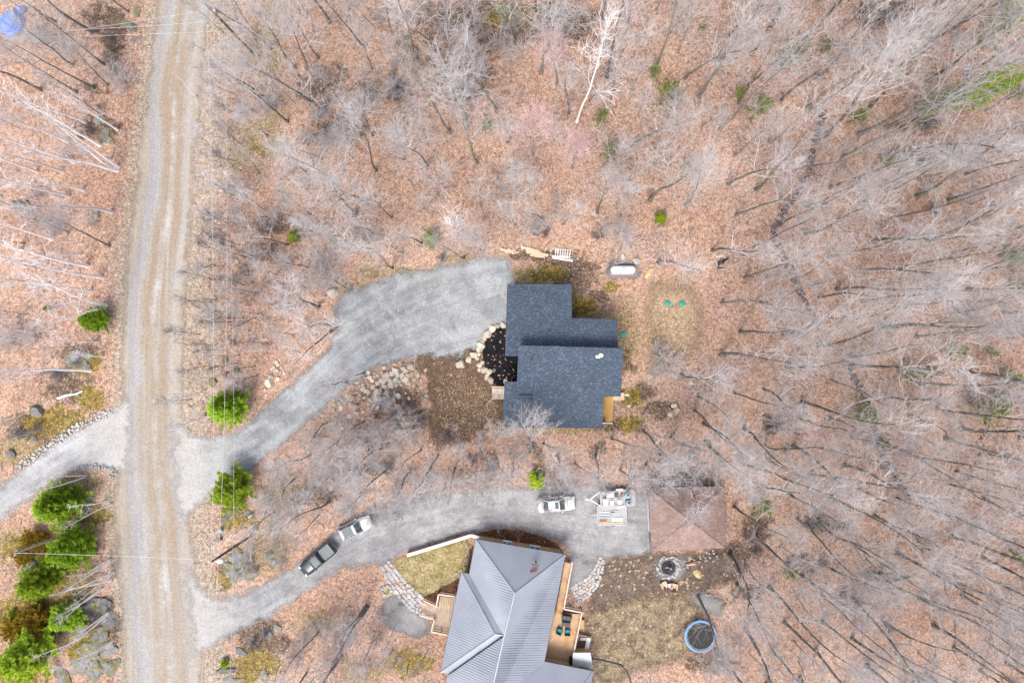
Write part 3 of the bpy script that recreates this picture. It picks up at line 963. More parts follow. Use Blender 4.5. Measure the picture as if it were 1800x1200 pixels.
def window(parent, a, b, z0, z1, out, t=0.06):
    """a framed window on a wall between two ground points; out = outward unit vector"""
    a, b = Vector((a[0], a[1], 0)), Vector((b[0], b[1], 0))
    out = Vector((out[0], out[1], 0))
    fr = MB()
    for p0, p1 in (((a, z0), (b, z0)), ((a, z1), (b, z1)), ((a, z0), (a, z1)), ((b, z0), (b, z1)), (((a + b) / 2, z0), ((a + b) / 2, z1))):
        fr.beam(p0[0] + Vector((0, 0, p0[1])) + out * t, p1[0] + Vector((0, 0, p1[1])) + out * t, 0.09, 0.09)
    w = fr.build('window', MT['white'], parent)
    q = [a + Vector((0, 0, z0)), b + Vector((0, 0, z0)), b + Vector((0, 0, z1)), a + Vector((0, 0, z1))]
    MB().add([p + out * (t * 0.6) for p in q], [(0, 1, 2, 3)]).build('pane', MT['glass'], w)
    MB().beam(a + Vector((0, 0, z0 - 0.07)) + out * 0.14, b + Vector((0, 0, z0 - 0.07)) + out * 0.14, 0.2, 0.05).build('sill', MT['white'], w)


# ---- the house with the dark shingle roofs
def dark_house():
    t = thing('house', 'new house with dark slate blue shingled sloping roofs beside the gravel turnaround', 'house', P(990, 640))
    off = -t.location

    def W(u, v, z):
        return P(u, v, z) + off

    def zm(v):
        return 7.5 - (v - 607) * (3.5 / 145)

    def zu(v):
        return 4.1 + (v - 500) * (1.6 / 125)

    def zp(v):
        return 4.7 - (v - 672) * (1.5 / 78)
    main = [(912, 607), (1096, 612), (1091, 696), (1061, 697), (1058, 752), (936, 751), (937, 692), (908, 692)]
    upper = [(892, 499), (1005, 501), (1005, 559), (1085, 561), (1086, 614), (915, 611), (913, 626), (888, 625)]
    porch = [(887, 671), (912, 671), (912, 694), (939, 694), (938, 751), (884, 750)]
    # walls: each block stands under its own roof
    for px, zf, zt in ((main, zm, 3.7), (upper, zu, 3.8), (porch, zp, 2.9)):
        poly = inset([tuple(W(u, v, zf(v))[:2]) for u, v in px], 0.45)
        n = len(poly)
        mb = MB()
        vs = [(p[0], p[1], 0.0) for p in poly] + [(p[0], p[1], zf(px[i][1]) - 0.28) for i, p in enumerate(poly)]
        mb.add(vs, [(i, (i + 1) % n, n + (i + 1) % n, n + i) for i in range(n)] + [tuple(range(n, 2 * n))])
        mb.build('wall', MT['siding'], t)
    for nm, px, zf, lb in (('roof', main, zm, 'high main roof of dark blue shingles'), ('roof', upper, zu, 'lower garage-side roof of dark blue shingles'), ('roof', porch, zp, 'small low porch roof of dark blue shingles')):
        pts = [W(u, v, zf(v)) for u, v in px]
        r, pts = slab_face(t, nm, pts, MT['slate'], 0.2, lb)
        # fascia and drip edge
        fm = MB()
        for i in range(len(pts)):
            a, b = Vector(pts[i]), Vector(pts[(i + 1) % len(pts)])
            fm.beam(a - Vector((0, 0, 0.13)), b - Vector((0, 0, 0.13)), 0.05, 0.22)
        fm.build('fascia', MT['fascia'], r)
        # shingle courses: thin raised strips along the slope
        cs = MB()
        vmin, vmax = min(p[1] for p in px), max(p[1] for p in px)
        v = vmin + 2
        while v < vmax - 1:
            xs = []
            for i in range(len(px)):
                (u0, v0), (u1, v1) = px[i], px[(i + 1) % len(px)]
                if (v0 > v) != (v1 > v):
                    xs.append(u0 + (v - v0) / (v1 - v0) * (u1 - u0))
            xs.sort()
            for k in range(0, len(xs) - 1, 2):
                a, b = W(xs[k] + 0.6, v, zf(v) + 0.008), W(xs[k + 1] - 0.6, v, zf(v) + 0.008)
                cs.beam(a, b, 0.16, 0.012)
            v += 4.4
        tag(cs.build('shingle_course', MT['slate'], r), kind='stuff')
    roofs = [c for c in t.children if c.name.startswith('roof')]
    # white kitchen vent hood
    z = zm(625)
    vb = MB()
    vb.box(W(1052, 626, z) + Vector((-0.12, -0.05, 0.14)), (0.45, 0.36, 0.3))
    vb.lathe([(0.0, 0.48), (0.2, 0.46), (0.28, 0.36), (0.28, 0.0)], 12, W(1056, 624, z))
    vb.build('roof_vent', MT['white'], roofs[0])
    for (u, v, zf, rr) in ((934, 632, zm, 0), (966, 581, zu, 1)):
        MB().lathe([(0.0, 0.35), (0.08, 0.35), (0.09, 0.0)], 10, W(u, v, zf(v))).build('vent_pipe', MT['black'], roofs[rr])
    # windows on the back wall
    p0, p1 = W(960, 752, 0) * 1.0, W(1000, 752, 0)
    wy = inset([tuple(W(u, v, zm(v))[:2]) for u, v in main], 0.45)[4][1]
    for (xa, xb) in ((-6.0, -4.4), (-2.5, -0.5), (1.2, 2.8)):
        window(t, (xa + 2.5, wy), (xb + 2.5, wy), 1.0, 2.2, (0, -1))
    wx = inset([tuple(W(u, v, zu(v))[:2]) for u, v in upper], 0.45)
    dx = wx[0][0] - 0.03
    gy0, gy1 = W(0, 535, 0).y, W(0, 515, 0).y
    gd = MB()
    for k in range(5):
        gd.box((dx, (gy0 + gy1) / 2 - 1.2, 0.27 + k * 0.5), (0.05, 4.4, 0.47))
    gd.build('garage_door', MT['white'], t)
    return t


dark_house()


def back_deck():
    t = thing('deck', 'small new yellow wood deck with steps on the corner of the dark-roofed house', 'deck', P(1069, 720))
    off = -t.location
    z = 1.0
    poly = [tuple((P(u, v, z) + off)[:2]) for u, v in ((1056, 694), (1078, 694), (1077, 742), (1056, 742))]
    mb = MB()
    boards(mb, poly, z, PI / 2, 0.14)
    tag(mb.build('deck_board', MT['new_wood'], t), kind='stuff')
    fr = MB()
    for i in range(4):
        a, b = poly[i], poly[(i + 1) % 4]
        fr.beam((a[0], a[1], z - 0.15), (b[0], b[1], z - 0.15), 0.05, 0.2)
        fr.box((a[0] * 0.95, a[1] * 0.95, (z - 0.2) / 2), (0.12, 0.12, z - 0.2))
    fr.build('frame', MT['new_wood'], t)
    a, b = P(1059, 743.5, 1.2) + off, P(1077, 743.5, 1.2) + off
    MB().beam(a, b, 0.16, 0.09).build('end_rail', MT['pale_wood'], t)
    # steps leading off to the side
    for k in range(4):
        zz = z - 0.22 * (k + 1)
        u0 = 1078 + k * 4.8
        m = MB()
        pl = [tuple((P(u, v, zz) + off)[:2]) for u, v in ((u0, 695), (u0 + 5.2, 695), (u0 + 5.2, 703), (u0, 703))]
        m.prism(pl[::-1], zz - 0.05, zz)
        m.prism(inset(pl[::-1], 0.06), 0.0, zz - 0.05)
        m.build('step', MT['pale_wood'], t)
    rl = MB()
    rl.box((P(1094, 697, .5) + off)[:2] + (0,) if False else tuple((P(1094, 696, .5) + off)[:2]) + (0.3,), (0.5, 0.9, 0.6))
    rl.build('side_landing', MT['pale_wood'], t)


back_deck()


def front_steps():
    t = thing('stairs', 'pale wooden entry stairs with side rails at the front porch by the mulch bed', 'stairs', P(876, 690))
    off = -t.location
    n = 6
    for k in range(n):
        zz = 0.16 + 0.15 * k
        ua, ub = 865 + k * 3.9, 865 + (k + 1) * 3.9
        pl = [tuple((P(u, v, zz) + off)[:2]) for u, v in ((ua, 682), (ub + .8, 682), (ub + .8, 698), (ua, 698))]
        m = MB()
        m.prism(pl[::-1], zz - 0.05, zz)
        m.prism(inset(pl[::-1], 0.05), 0.0, zz - 0.05)
        m.build('tread', MT['old_plank'], t)
    for v in (680, 700):
        a, b = P(864, v, 1.0) + off, P(889, v, 1.7) + off
        r = MB().beam(a, b, 0.13, 0.06).build('handrail', MT['rail_wood'], t)
        for k in (0.06, 0.5, 0.94):
            c = a.lerp(b, k)
            MB().box((c.x, c.y, (c.z - 0.03) / 2), (0.1, 0.1, c.z - 0.03)).build('post', MT['black'], r)


front_steps()


# ---- the house with the grey metal roof
def metal_house():
    t = thing('house', 'house with grey ribbed metal hip roof and tan walls beside the lower gravel lane', 'house', P(890, 1090))
    off = -t.location

    def W(u, v, z):
        return P(u, v, z) + off
    E, R, Ew = 3.3, 6.0, 3.0
    A, B, C = W(836, 947, E), W(994, 974, E), W(905, 1042, R)
    D, J = W(825, 1008, E), W(886, 1118, R - 0.02)
    Gp, S1, Re = W(786, 1188, E), W(766, 1290, E), W(851, 1275, R)
    Ee, V = W(957, 1162, E), W(872, 1236, 5.7)
    F, Wg, F2 = W(1043, 1179, E), W(1000, 1240, 5.1), W(1024, 1300, E)
    T, K, U = W(811, 1005, Ew), W(870, 1114, 5.5), W(774, 1181, Ew)
    K2 = W(886, 1116, 5.55)
    Dn, Gn = W(828, 1009, Ew), W(790, 1184, Ew)
    faces = [('north roof face', [A, B, C], 0), ('east roof face', [B, Ee, V, Re, C], 0), ('west roof face', [D, A, C, J], 0),
             ('southwest roof face', [S1, Gp, J, Re], 0), ('porch roof face', [U, T, K], 0), ('porch side face', [T, Dn, K2, K], 0), ('porch side face', [Gn, U, K, K2], 0),
             ('wing roof face', [Ee, F, Wg, V], 0), ('wing end face', [F, F2, Wg], 0), ('wing back face', [F2, S1, Re, V, Wg], 0)]
    for lb, pts, ev in faces:
        o, _ = slab_face(t, 'roof_panel', pts, MT['metal_roof'], 0.1)
        rb = MB()
        roof_ribs(pts, ev, 0.31, rb)
        if rb.f:
            tag(rb.build('rib', MT['metal_roof'], o), kind='stuff')
    for a, b in ((A, C), (B, C), (C, J), (J, Re), (T, K), (U, K), (K, K2), (F, Wg)):
        MB().tube([a + Vector((0, 0, 0.02)), b + Vector((0, 0, 0.02))], [0.1, 0.1], 6).build('ridge_cap', MT['ridge_cap'], t)
    ea = MB()
    for a, b in ((A, B), (B, Ee), (Ee, F), (F, F2), (D, A), (U, T), (S1, Gp)):
        ea.beam(a - Vector((0, 0, 0.1)), b - Vector((0, 0, 0.1)), 0.1, 0.14)
    ea.build('gutter', MT['fascia'], t)
    wp = inset([tuple(p[:2]) for p in (A, B, Ee, F, F2, S1)], 0.4)
    wl = MB()
    n = len(wp)
    wl.add([(p[0], p[1], 0) for p in wp] + [(p[0], p[1], E - 0.08) for p in wp], [(i, (i + 1) % n, n + (i + 1) % n, n + i) for i in range(n)])
    wl.build('wall', MT['cedar_wall'], t)
    pp = inset([tuple(p[:2]) for p in (T, Dn, W(850, 1090, 3), Gn, U)], 0.9)
    MB().prism(pp, 0, Ew - 0.25).build('porch_wall', MT['cedar_wall'], t)
    # windows along the lane wall
    a, b = Vector(wp[0]), Vector(wp[1])
    d = (b - a).normalized()
    nrm = Vector((-d.y, d.x))
    L = (b - a).length
    for f0, f1 in ((0.29, 0.40), (0.62, 0.75)):
        window(t, a + d * (L * f0), a + d * (L * f1), 1.0, 2.3, nrm)
    # roof clutter
    z = 4.7
    MB().tube([W(942, 986, z), W(942, 986, z) + Vector((0, 0, 0.5))], 0.12, 10, True).build('vent_pipe', MT['black'], t)
    for (u0, v0, u1, v1) in ((934, 992, 947, 994), (932, 1006, 944, 1003)):
        p, q = W(u0, v0, z + 0.15), W(u1, v1, z + 0.15)
        MB().beam(p, q, 0.16, 0.2).build('snow_brace', MT['red'], t)
    return t


metal_house()


def cedar_deck():
    z = 0.95
    t = thing('deck', 'long cedar deck with pale railings along the metal-roofed house', 'deck', P(985, 1090))
    off = -t.location

    def W(u, v, zz=z):
        return tuple((P(u, v, zz) + off)[:2])
    mb = MB()
    boards(mb, [W(992, 987), W(1004, 990), W(990, 1076), W(977, 1076)], z, math.radians(81), 0.14)
    boards(mb, [W(971, 1076), W(1022, 1079), W(1003, 1162), W(955, 1158)], z, math.radians(79), 0.14)
    tag(mb.build('deck_board', MT['cedar'], t), kind='stuff')
    fr = MB()
    for poly in ([W(988, 989), W(1003, 991), W(989, 1075), W(975, 1075)], [W(972, 1078), W(1020, 1081), W(1002, 1161), W(957, 1157)]):
        for i in range(4):
            a, b = poly[i], poly[(i + 1) % 4]
            fr.beam((a[0], a[1], z - 0.17), (b[0], b[1], z - 0.17), 0.06, 0.22)
            fr.box((a[0], a[1], (z - 0.25) / 2), (0.13, 0.13, z - 0.25))
    fr.build('frame', MT['cedar'], t)
    zr = z + 1.0
    railing(t, [W(1006, 988, zr), W(991, 1070, zr), W(1023, 1076, zr), W(1007, 1155, zr)], z, 1.0, MT['rail_wood'])
    pl = [W(u, v, 0.5) for u, v in ((1019, 1088), (1027, 1090), (1026, 1105), (1018, 1104))]
    MB().prism(pl[::-1], 0, 0.5).build('step', MT['new_wood'], t)


cedar_deck()


def deck_seat(name, label, cat, u, v, rz, w, d, mat, backs, group=None):
    p = P(u, v, 1.4)
    t = thing(name, label, cat, (p.x, p.y, 0.956), rz, group)
    f = MB()
    for sx in (-1, 1):
        for sy in (-1, 1):
            f.box((sx * (w / 2 - .05), sy * (d / 2 - .05), 0.17), (0.06, 0.06, 0.34))
    f.box((0, 0, 0.32), (w, d, 0.06))
    f.build('frame', MT['black'], t)
    n = max(1, int(round(w / 0.75)))
    for k in range(n):
        MB().box((-w / 2 + (k + .5) * w / n, -0.03, 0.42), (w / n - 0.04, d - 0.12, 0.15), 0, 0.93).build('cushion', mat, t)
    if backs:
        MB().box((0, d / 2 - 0.05, 0.58), (w, 0.1, 0.5)).build('backrest', MT['black'], t)
        for sx in (-1, 1):
            MB().box((sx * (w / 2 - .03), 0, 0.5), (0.07, d, 0.3)).build('armrest', MT['black'], t)


deck_seat('loveseat', 'grey cushioned patio loveseat on the cedar deck', 'loveseat', 996, 1085, math.radians(-8), 1.25, 0.72, MT['grey_fabric'], True)
deck_seat('ottoman', 'low grey patio table without back beside the loveseat', 'table', 995, 1096.5, math.radians(-8), 1.1, 0.62, MT['grey_fabric'], False)
deck_seat('patio_chair', 'patio chair with teal cushion on cedar deck, turned toward the metal roof', 'chair', 983.3, 1109, math.radians(155), 0.68, 0.68, MT['teal'], True, 'teal patio chairs')
deck_seat('patio_chair', 'patio chair with teal cushion on cedar deck, squared to the deck boards', 'chair', 997.5, 1110.5, math.radians(178), 0.68, 0.68, MT['teal'], True, 'teal patio chairs')


def deck_extras():
    p = P(1004, 1161, 1.3)
    t = thing('barbecue', 'black covered barbecue at the end of the cedar deck', 'barbecue', (p.x, p.y, 0.956), math.radians(78))
    MB().box((0, 0, 0.4), (0.95, 0.5, 0.8)).build('body', MT['black'], t)
    MB().loft([[(x, 0.28 * math.cos(a), 0.8 + 0.28 * math.sin(a)) for a in [PI * k / 6 for k in range(7)]] for x in (-0.48, 0.48)], True).build('lid', MT['black'], t)
    p = P(1024, 1160, 2.3)
    t = thing('lean_to', 'small lean-to with pale grey sloping roof panel beside the cedar deck', 'lean-to', (p.x, p.y, 0))
    MB().slab([(-1.25, -0.85, 2.1), (1.35, -1.05, 2.1), (1.0, 1.0, 2.35), (-1.2, 1.0, 2.35)], 0.06).build('roof', MT['grey_panel'], t)
    MB().box((0, 0, 1.0), (1.9, 1.5, 2.0)).build('wall', MT['cedar_wall'], t)
    p = P(1025, 1132, 0.4)
    t = thing('planter_box', 'raised wooden planter box with soil and a white board across it', 'planter', (p.x, p.y, 0), math.radians(-12))
    b = MB()
    for c, s in (((-0.8, 0, .3), (.07, 2.3, .6)), ((0.8, 0, .3), (.07, 2.3, .6)), ((0, 1.15, .3), (1.67, .07, .6)), ((0, -1.15, .3), (1.67, .07, .6))):
        b.box(c, s)
    b.build('side', MT['grey_wood'], t)
    MB().box((0, 0, .26), (1.53, 2.23, .5)).build('soil', MT['brown_earth'], t)
    MB().box((0.5, 0.0, .64), (.5, 2.1, .06)).build('cover_board', MT['white'], t)
    MB().box((-0.15, 0.75, .55), (.75, .35, .1), .2).build('plank', MT['old_plank'], t)


MT['brown_earth'] = plain('planter_soil', (0.13, 0.075, 0.055), 0.95, 0.4, 4.0, 0.1, 0, 0.6)
deck_extras()


def weathered_deck():
    z = 0.7
    t = thing('deck', 'weathered wooden entry deck and ramp with low rails by the flagstone path', 'deck', P(780, 1075))
    off = -t.location

    def W(u, v, zz=z):
        return tuple((P(u, v, zz) + off)[:2])
    mb = MB()
    boards(mb, [W(771, 1048), W(802, 1050), W(792, 1114), W(760, 1107)], z, math.radians(82), 0.3, 0.03)
    tag(mb.build('deck_board', MT['grey_wood'], t), kind='stuff')
    mb = MB()
    for k in range(3):
        zz = z - 0.18 * (k + 1)
        a0, a1 = k / 3, (k + 1) / 3

        def L(u0, v0, u1, v1, f):
            return (u0 + (u1 - u0) * f, v0 + (v1 - v0) * f)
        q = [W(*L(768, 1067, 743, 1058, a0), zz), W(*L(768, 1067, 743, 1058, a1), zz), W(*L(763, 1088, 739, 1081, a1), zz), W(*L(763, 1088, 739, 1081, a0), zz)]
        m = MB()
        m.prism(q, 0, zz)
        m.build('step', MT['grey_wood'], t)
    fr = MB()
    for a, b in (((771, 1047), (802, 1049)), ((771, 1047), (768, 1067)), ((763, 1090), (759, 1109)), ((759, 1109), (792, 1116)), ((792, 1116), (802, 1049))):
        a, b = W(*a), W(*b)
        fr.beam((a[0], a[1], z - 0.2), (b[0], b[1], z - 0.2), 0.07, 0.3)
        fr.box((a[0], a[1], (z - 0.3) / 2), (0.14, 0.14, z - 0.3))
    fr.build('frame', MT['grey_wood'], t)
    zr = z + 0.85
    railing(t, [W(800, 1048, zr), W(771, 1044, zr), W(767, 1064, zr)], z, 0.85, MT['rail_wood'])
    railing(t, [W(763, 1090, zr), W(758, 1110, zr), W(791, 1117, zr)], z, 0.85, MT['rail_wood'])
    railing(t, [W(764, 1089, 1.2), W(738, 1082, 1.2)], 0.3, 0.8, MT['rail_wood'], 1.8)
    railing(t, [W(769, 1067, 1.2), W(744, 1056, 1.2)], 0.3, 0.8, MT['rail_wood'], 1.8)


weathered_deck()


def timber_wall():
    t = thing('retaining_wall', 'low timber retaining wall with white cap between lane and lawn', 'wall', P(770, 958))
    off = -t.location
    a, b, c = P(715, 976, 0.9) + off, P(828, 941, 0.9) + off, P(846, 946, 0.9) + off
    for p, q in ((a, b), (b, c)):
        p, q = p.copy(), q.copy()
        MB().beam(p, q, 0.42, 0.07).build('cap', MT['cap_white'], t)
        for k in range(4):
            zz = Vector((0, 0, -0.035 - 0.1 - 0.205 * k))
            MB().beam(p + zz, q + zz, 0.22, 0.19).build('timber', MT['grey_wood'], t)


timber_wall()


def garage():
    t = thing('garage', 'square garage with pinkish brown shingled hip roof near the fire pit', 'garage', P(1208, 912))
    off = -t.location
    z0, z1 = 3.0, 5.3

    def W(u, v, z):
        return P(u, v, z) + off
    c = [W(1140, 858, z0), W(1274, 854, z0), W(1275, 963, z0), W(1145, 968, z0)]
    ap = W(1211, 914, z1)
    for i in range(4):
        o, pts = slab_face(t, 'roof_face', [c[i], c[(i + 1) % 4], ap], MT['brown_shingle'], 0.14)
    for k in c:
        MB().tube([k + Vector((0, 0, .02)), ap + Vector((0, 0, -.01))], [0.06, 0.06], 6).build('ridge_cap', MT['brown_shingle'], t)
    ea = MB()
    for i in range(4):
        ea.beam(c[i] - Vector((0, 0, .12)), c[(i + 1) % 4] - Vector((0, 0, .12)), .07, .2)
    ea.build('fascia', MT['fascia'], t)
    wp = inset([tuple(p[:2]) for p in c], 0.35)
    MB().prism(wp[::-1], 0, z0 - 0.2).build('wall', MT['siding'], t)
    a, b = Vector(wp[3]), Vector(wp[0])
    d = MB()
    for k in range(5):
        p, q = a.lerp(b, 0.2), a.lerp(b, 0.8)
        d.beam((p.x - .04, p.y, .26 + k * .48), (q.x - .04, q.y, .26 + k * .48), .06, .45)
    d.build('garage_door', MT['white'], t)


garage()
from mathutils import noise as mnoise
# ------------------------------------------------------------------ rocks
def rock_mesh(seed, sub=2, cuts=12, flat=0.65, rough=0.0):
    import bmesh
    r = random.Random(seed)
    bm = bmesh.new()
    bmesh.ops.create_icosphere(bm, subdivisions=sub, radius=1.0)
    planes = []
    for _ in range(cuts):
        d = Vector((r.gauss(0, 1), r.gauss(0, 1), r.gauss(0, 0.8))).normalized()
        planes.append((d, r.uniform(0.55, 0.8)))
    planes.append((Vector((r.uniform(-.15, .15), r.uniform(-.15, .15), 1)).normalized(), r.uniform(0.5, 0.75)))
    for v in bm.verts:
        for d, k in planes:
            e = v.co.dot(d) - k
            if e > 0:
                v.co -= d * e
        v.co += Vector((r.uniform(-.03, .03), r.uniform(-.03, .03), r.uniform(-.03, .03)))
        if rough:
            q = v.co * 1.6 + Vector((seed * 3.1, 0, 0))
            v.co *= 1 + rough * (mnoise.noise(q) + .6 * mnoise.noise(q * 2.3) + .45 * mnoise.noise(q * 5.1))
        v.co.z *= flat
    me = bpy.data.meshes.new('rock')
    bm.to_mesh(me)
    bm.free()
    return me


ROCKS = {}
for mname in ('boulder', 'granite', 'path_stone', 'wall_stone'):
    ROCKS[mname] = []
    for k in range(7):
        me = rock_mesh(100 + k, 3 if mname in ('boulder', 'granite') else 2)
        me.materials.append(MT[mname])
        ROCKS[mname].append(me)


def rock(name, u, v, r, mat, label, cat, group=None, asp=1.0, rz=None, sink=0.35, parent=None, h=1.0):
    p = on_ground(u, v)
    o = bpy.data.objects.new(name, RNG.choice(ROCKS[mat]))
    link(o, parent)
    k = r / 0.85
    o.scale = (k, k * asp, k * h)
    o.rotation_euler = (0, 0, RNG.uniform(0, 6.28) if rz is None else rz)
    o.location = (p.x, p.y, p.z + k * h * 0.6 * (1 - sink * 1.6))
    if parent is not None:
        o.location = o.location - parent.location
    if label:
        tag(o, label, cat, group)
    return o


bed = [(884, 571, .62), (874, 573, .60), (866, 577, .7), (865, 581, .5), (857, 587, .85), (852, 594, .55), (848, 600, .5), (845, 607, .75), (842, 614, .7), (834, 624, .85), (824, 632, .75), (811, 640, .9), (841, 622, .5),
       (848, 637, .55), (843, 642, .5), (851, 650, .7), (860, 653, .7), (856, 659, .5), (863, 668, .62), (855, 664, .4), (842, 650, .4), (890, 671, .5), (839, 630, .42), (888, 668, .4)]
for u, v, r in bed:
    rock('boulder', u, v, r * 0.74, 'boulder', 'pale limestone boulder edging the black mulch bed', 'boulder', 'boulders round the mulch bed', RNG.uniform(.7, 1))

pile = [(648, 654, .45), (676, 646, .55), (694, 640, .45), (722, 645, 1.0), (709, 647, .7), (713, 652, .75), (696, 651, .8), (679, 661, 1.0), (689, 657, .7), (699, 658, .7), (707, 659, .6), (658, 655, .35), (650, 663, .65),
        (655, 668, .6), (670, 668, .5), (695, 667, .6), (702, 670, .55), (713, 667, .8), (717, 660, .6), (728, 666, .5), (735, 660, .6), (688, 676, .8), (697, 676, .45), (676, 679, .7), (656, 679, .6), (640, 683, .7), (645, 687, .6),
        (663, 689, .85), (668, 685, .5), (679, 690, .6), (659, 699, 1.15), (625, 673, .4), (628, 672, .35), (700, 695, .6), (664, 660, .4), (672, 655, .35), (632, 678, .4), (685, 668, .4), (705, 676, .4), (720, 672, .5), (648, 676, .35),
        (586, 702, .5), (596, 708, .5), (600, 716, .6), (588, 711, .4), (612, 702, .35), (728, 678, .4), (740, 668, .35), (665, 672, .5), (675, 671, .45)]
for u, v, r in pile:
    rock('rubble_stone', u, v, r * 0.66, 'boulder', 'pale rubble stone in the heap beside the gravel driveway', 'stone', 'rubble heap by the driveway', RNG.uniform(.65, 1))

rr = random.Random(77)
RUB = wpoly([(600, 695), (640, 655), (690, 635), (745, 640), (757, 680), (745, 720), (690, 722), (640, 735), (590, 760), (545, 790), (530, 790), (560, 755)], 1)
RA = np.array(RUB)
RQ = np.column_stack([np.random.RandomState(9).uniform(RA[:, 0].min(), RA[:, 0].max(), 400), np.random.RandomState(10).uniform(RA[:, 1].min(), RA[:, 1].max(), 400)])
RQ = RQ[sdist(RUB, RQ) > 0][:95]
for i, (x, y) in enumerate(RQ):
    mt = 'boulder' if rr.random() < .6 else 'granite'
    rock('bank_stone', 900 + x * 13.5, 600 - y * 13.5, rr.uniform(.14, .36), mt, ('small pale stone' if mt == 'boulder' else 'small grey stone') + ' in the messy rocky bank below the driveway bend', 'stone', 'rubble on the rocky bank', rr.uniform(.6, 1))

bank = [(472, 672, .7), (488, 638, .5), (487, 650, .45), (476, 662, .5), (489, 666, .4), (482, 645, .35), (492, 632, .3), (467, 685, .3), (500, 655, .3), (485, 668, .35), (478, 648, .35), (495, 645, .25)]
for u, v, r in bank:
    rock('bank_stone', u, v, r * .85, 'boulder', 'pale stone scattered on the leafy bank across the driveway', 'stone', 'stones on the driveway bank', RNG.uniform(.7, 1))

singles = [(585, 515, 1.0, 'boulder', 'lone pale egg-shaped boulder at the wooded corner of the driveway'), (577, 793, .6, 'boulder', 'lone grey stone in leaves below the driveway'), (583, 855, .8, 'boulder', 'pale block of stone in leaves above the lower lane'),
           (68, 722, 1.1, 'granite', 'square grey boulder in leaves by the side lane'), (60, 772, .6, 'granite', 'small grey stone in leaves by the side lane'), (20, 797, .8, 'granite', 'rounded grey boulder in yellow grass by the side lane'),
           (375, 672, .8, 'granite', 'grey boulder beside the big roadside evergreen'), (417, 651, .6, 'granite', 'flat grey stone in leaves above the roadside evergreen'), (397, 632, .6, 'granite', 'mossy grey stone under the power lines'),
           (1118, 459, .65, 'path_stone', 'pale oval stone beside the white propane tank'), (1291, 793, .4, 'boulder', 'small pale stone in leaves near the brown garage'), (410, 603, .5, 'granite', 'grey stone at the roots of thin saplings by the road'),
           (28, 360, .8, 'granite', 'grey boulder among white birches'), (45, 358, .6, 'granite', 'smaller grey stone among white birches'), (170, 375, .7, 'granite', 'grey boulder at the foot of a white birch'),
           (1105, 713, .4, 'boulder', 'small pale stone off the end of the new deck'), (1190, 720, .6, 'boulder', 'pale stone in leaves off the end of the new deck'), (1185, 712, .5, 'boulder', 'tan stone in leaves off the end of the new deck'),
           (1178, 728, .45, 'boulder', 'little tan stone in leaves off the end of the new deck'), (1214, 672, .5, 'boulder', 'pale stone beneath the tree behind the septic mound'), (1095, 452, .5, 'boulder', 'tan stone behind the white propane tank'),
           (415, 42, .8, 'path_stone', 'pale boulder near the tall roadside pole')]
for u, v, r, mt, lb in singles:
    rock('boulder', u, v, r * .8, mt, lb, 'boulder', None, RNG.uniform(.7, 1))

CRAGS = []
for k in range(6):
    me = rock_mesh(400 + k, 4, 9, .6, .34)
    me.materials.append(MT['granite'])
    CRAGS.append(me)


rr = random.Random(5)
for k in range(22):
    rock('heap_stone', 1548 + rr.gauss(0, 20), 17 + rr.gauss(0, 9), rr.uniform(.2, .5), 'boulder' if rr.random() < .7 else 'granite', 'stone in the pale rubble heap deep in the woods', 'stone', 'rubble heap in the woods', rr.uniform(.6, 1))
for (u, v, r, lb) in ((463, 905, .55, 'long white stone in brush behind the roadside pole'), (450, 931, .4, 'small white stone in brush behind the roadside pole'), (441, 906, .5, 'white stone on the mossy rock ring behind the roadside pole'), (440, 937, .4, 'pale grey stone at the foot of the lamp pole')):
    rock('boulder', u, v, r, 'path_stone', lb, 'stone', None, .45, .9)

# granite outcrops: low humps of several joined bulges
def outcrop(u, v, parts, label):
    p = on_ground(u, v)
    t = thing('rock_outcrop', label, 'rock outcrop', p)
    for (du, dv, r, asp, h) in parts:
        o = bpy.data.objects.new('rock_face', RNG.choice(CRAGS))
        link(o, t)
        o.scale = (r * .85, r * .85 * asp, r * h * .6)
        o.rotation_euler = (0, 0, RNG.uniform(0, 3.14))
        q = on_ground(u + du, v + dv) - p
        o.location = (q.x, q.y, q.z + r * h * 0.02)


outcrop(170, 1090, [(-5, -20, 2.6, .7, .5), (15, -5, 1.8, .8, .6), (-30, 12, 2.2, .6, .4), (5, 30, 2.0, .8, .45), (-12, 55, 2.4, .7, .4), (20, 50, 1.8, .7, .5), (25, 80, 1.9, .8, .5), (-30, 80, 2.2, .7, .35), (-5, 90, 2.0, .7, .4), (-60, 95, 2.2, .6, .3)],
        'big dark grey mossy rock outcrop under white birches by the dirt road')
outcrop(60, 990, [(-3, 6, 1.6, .6, .5), (-14, 12, 1.0, .7, .4)], 'grey rock hump between two bright evergreens')
outcrop(420, 985, [(0, 0, 2.0, .7, .45), (-10, 20, 1.8, .7, .4), (15, 10, 1.7, .7, .35), (55, -8, 1.0, .8, .5), (60, 6, .8, .8, .5), (20, 28, 1.2, .7, .4), (-5, -20, 1.3, .6, .4)], 'lavender grey rock outcrop around the foot of the roadside pole')
outcrop(410, 900, [(-8, 0, 1.3, .6, .4), (-15, 14, .9, .7, .4), (5, -12, 1.2, .5, .4), (22, 2, .7, .6, .5)], 'mossy rock ring below the pale roadside evergreen')
outcrop(420, 1165, [(-20, 12, 1.5, .4, .5), (-10, 30, 1.6, .5, .4), (5, -20, 1.0, .7, .5), (25, -40, 1.0, .7, .5), (50, -52, 1.2, .7, .5), (70, -60, .9, .8, .6), (-25, -5, .9, .6, .5), (45, 25, 1.2, .7, .4)], 'line of grey rocks along the mouth of the lower lane')
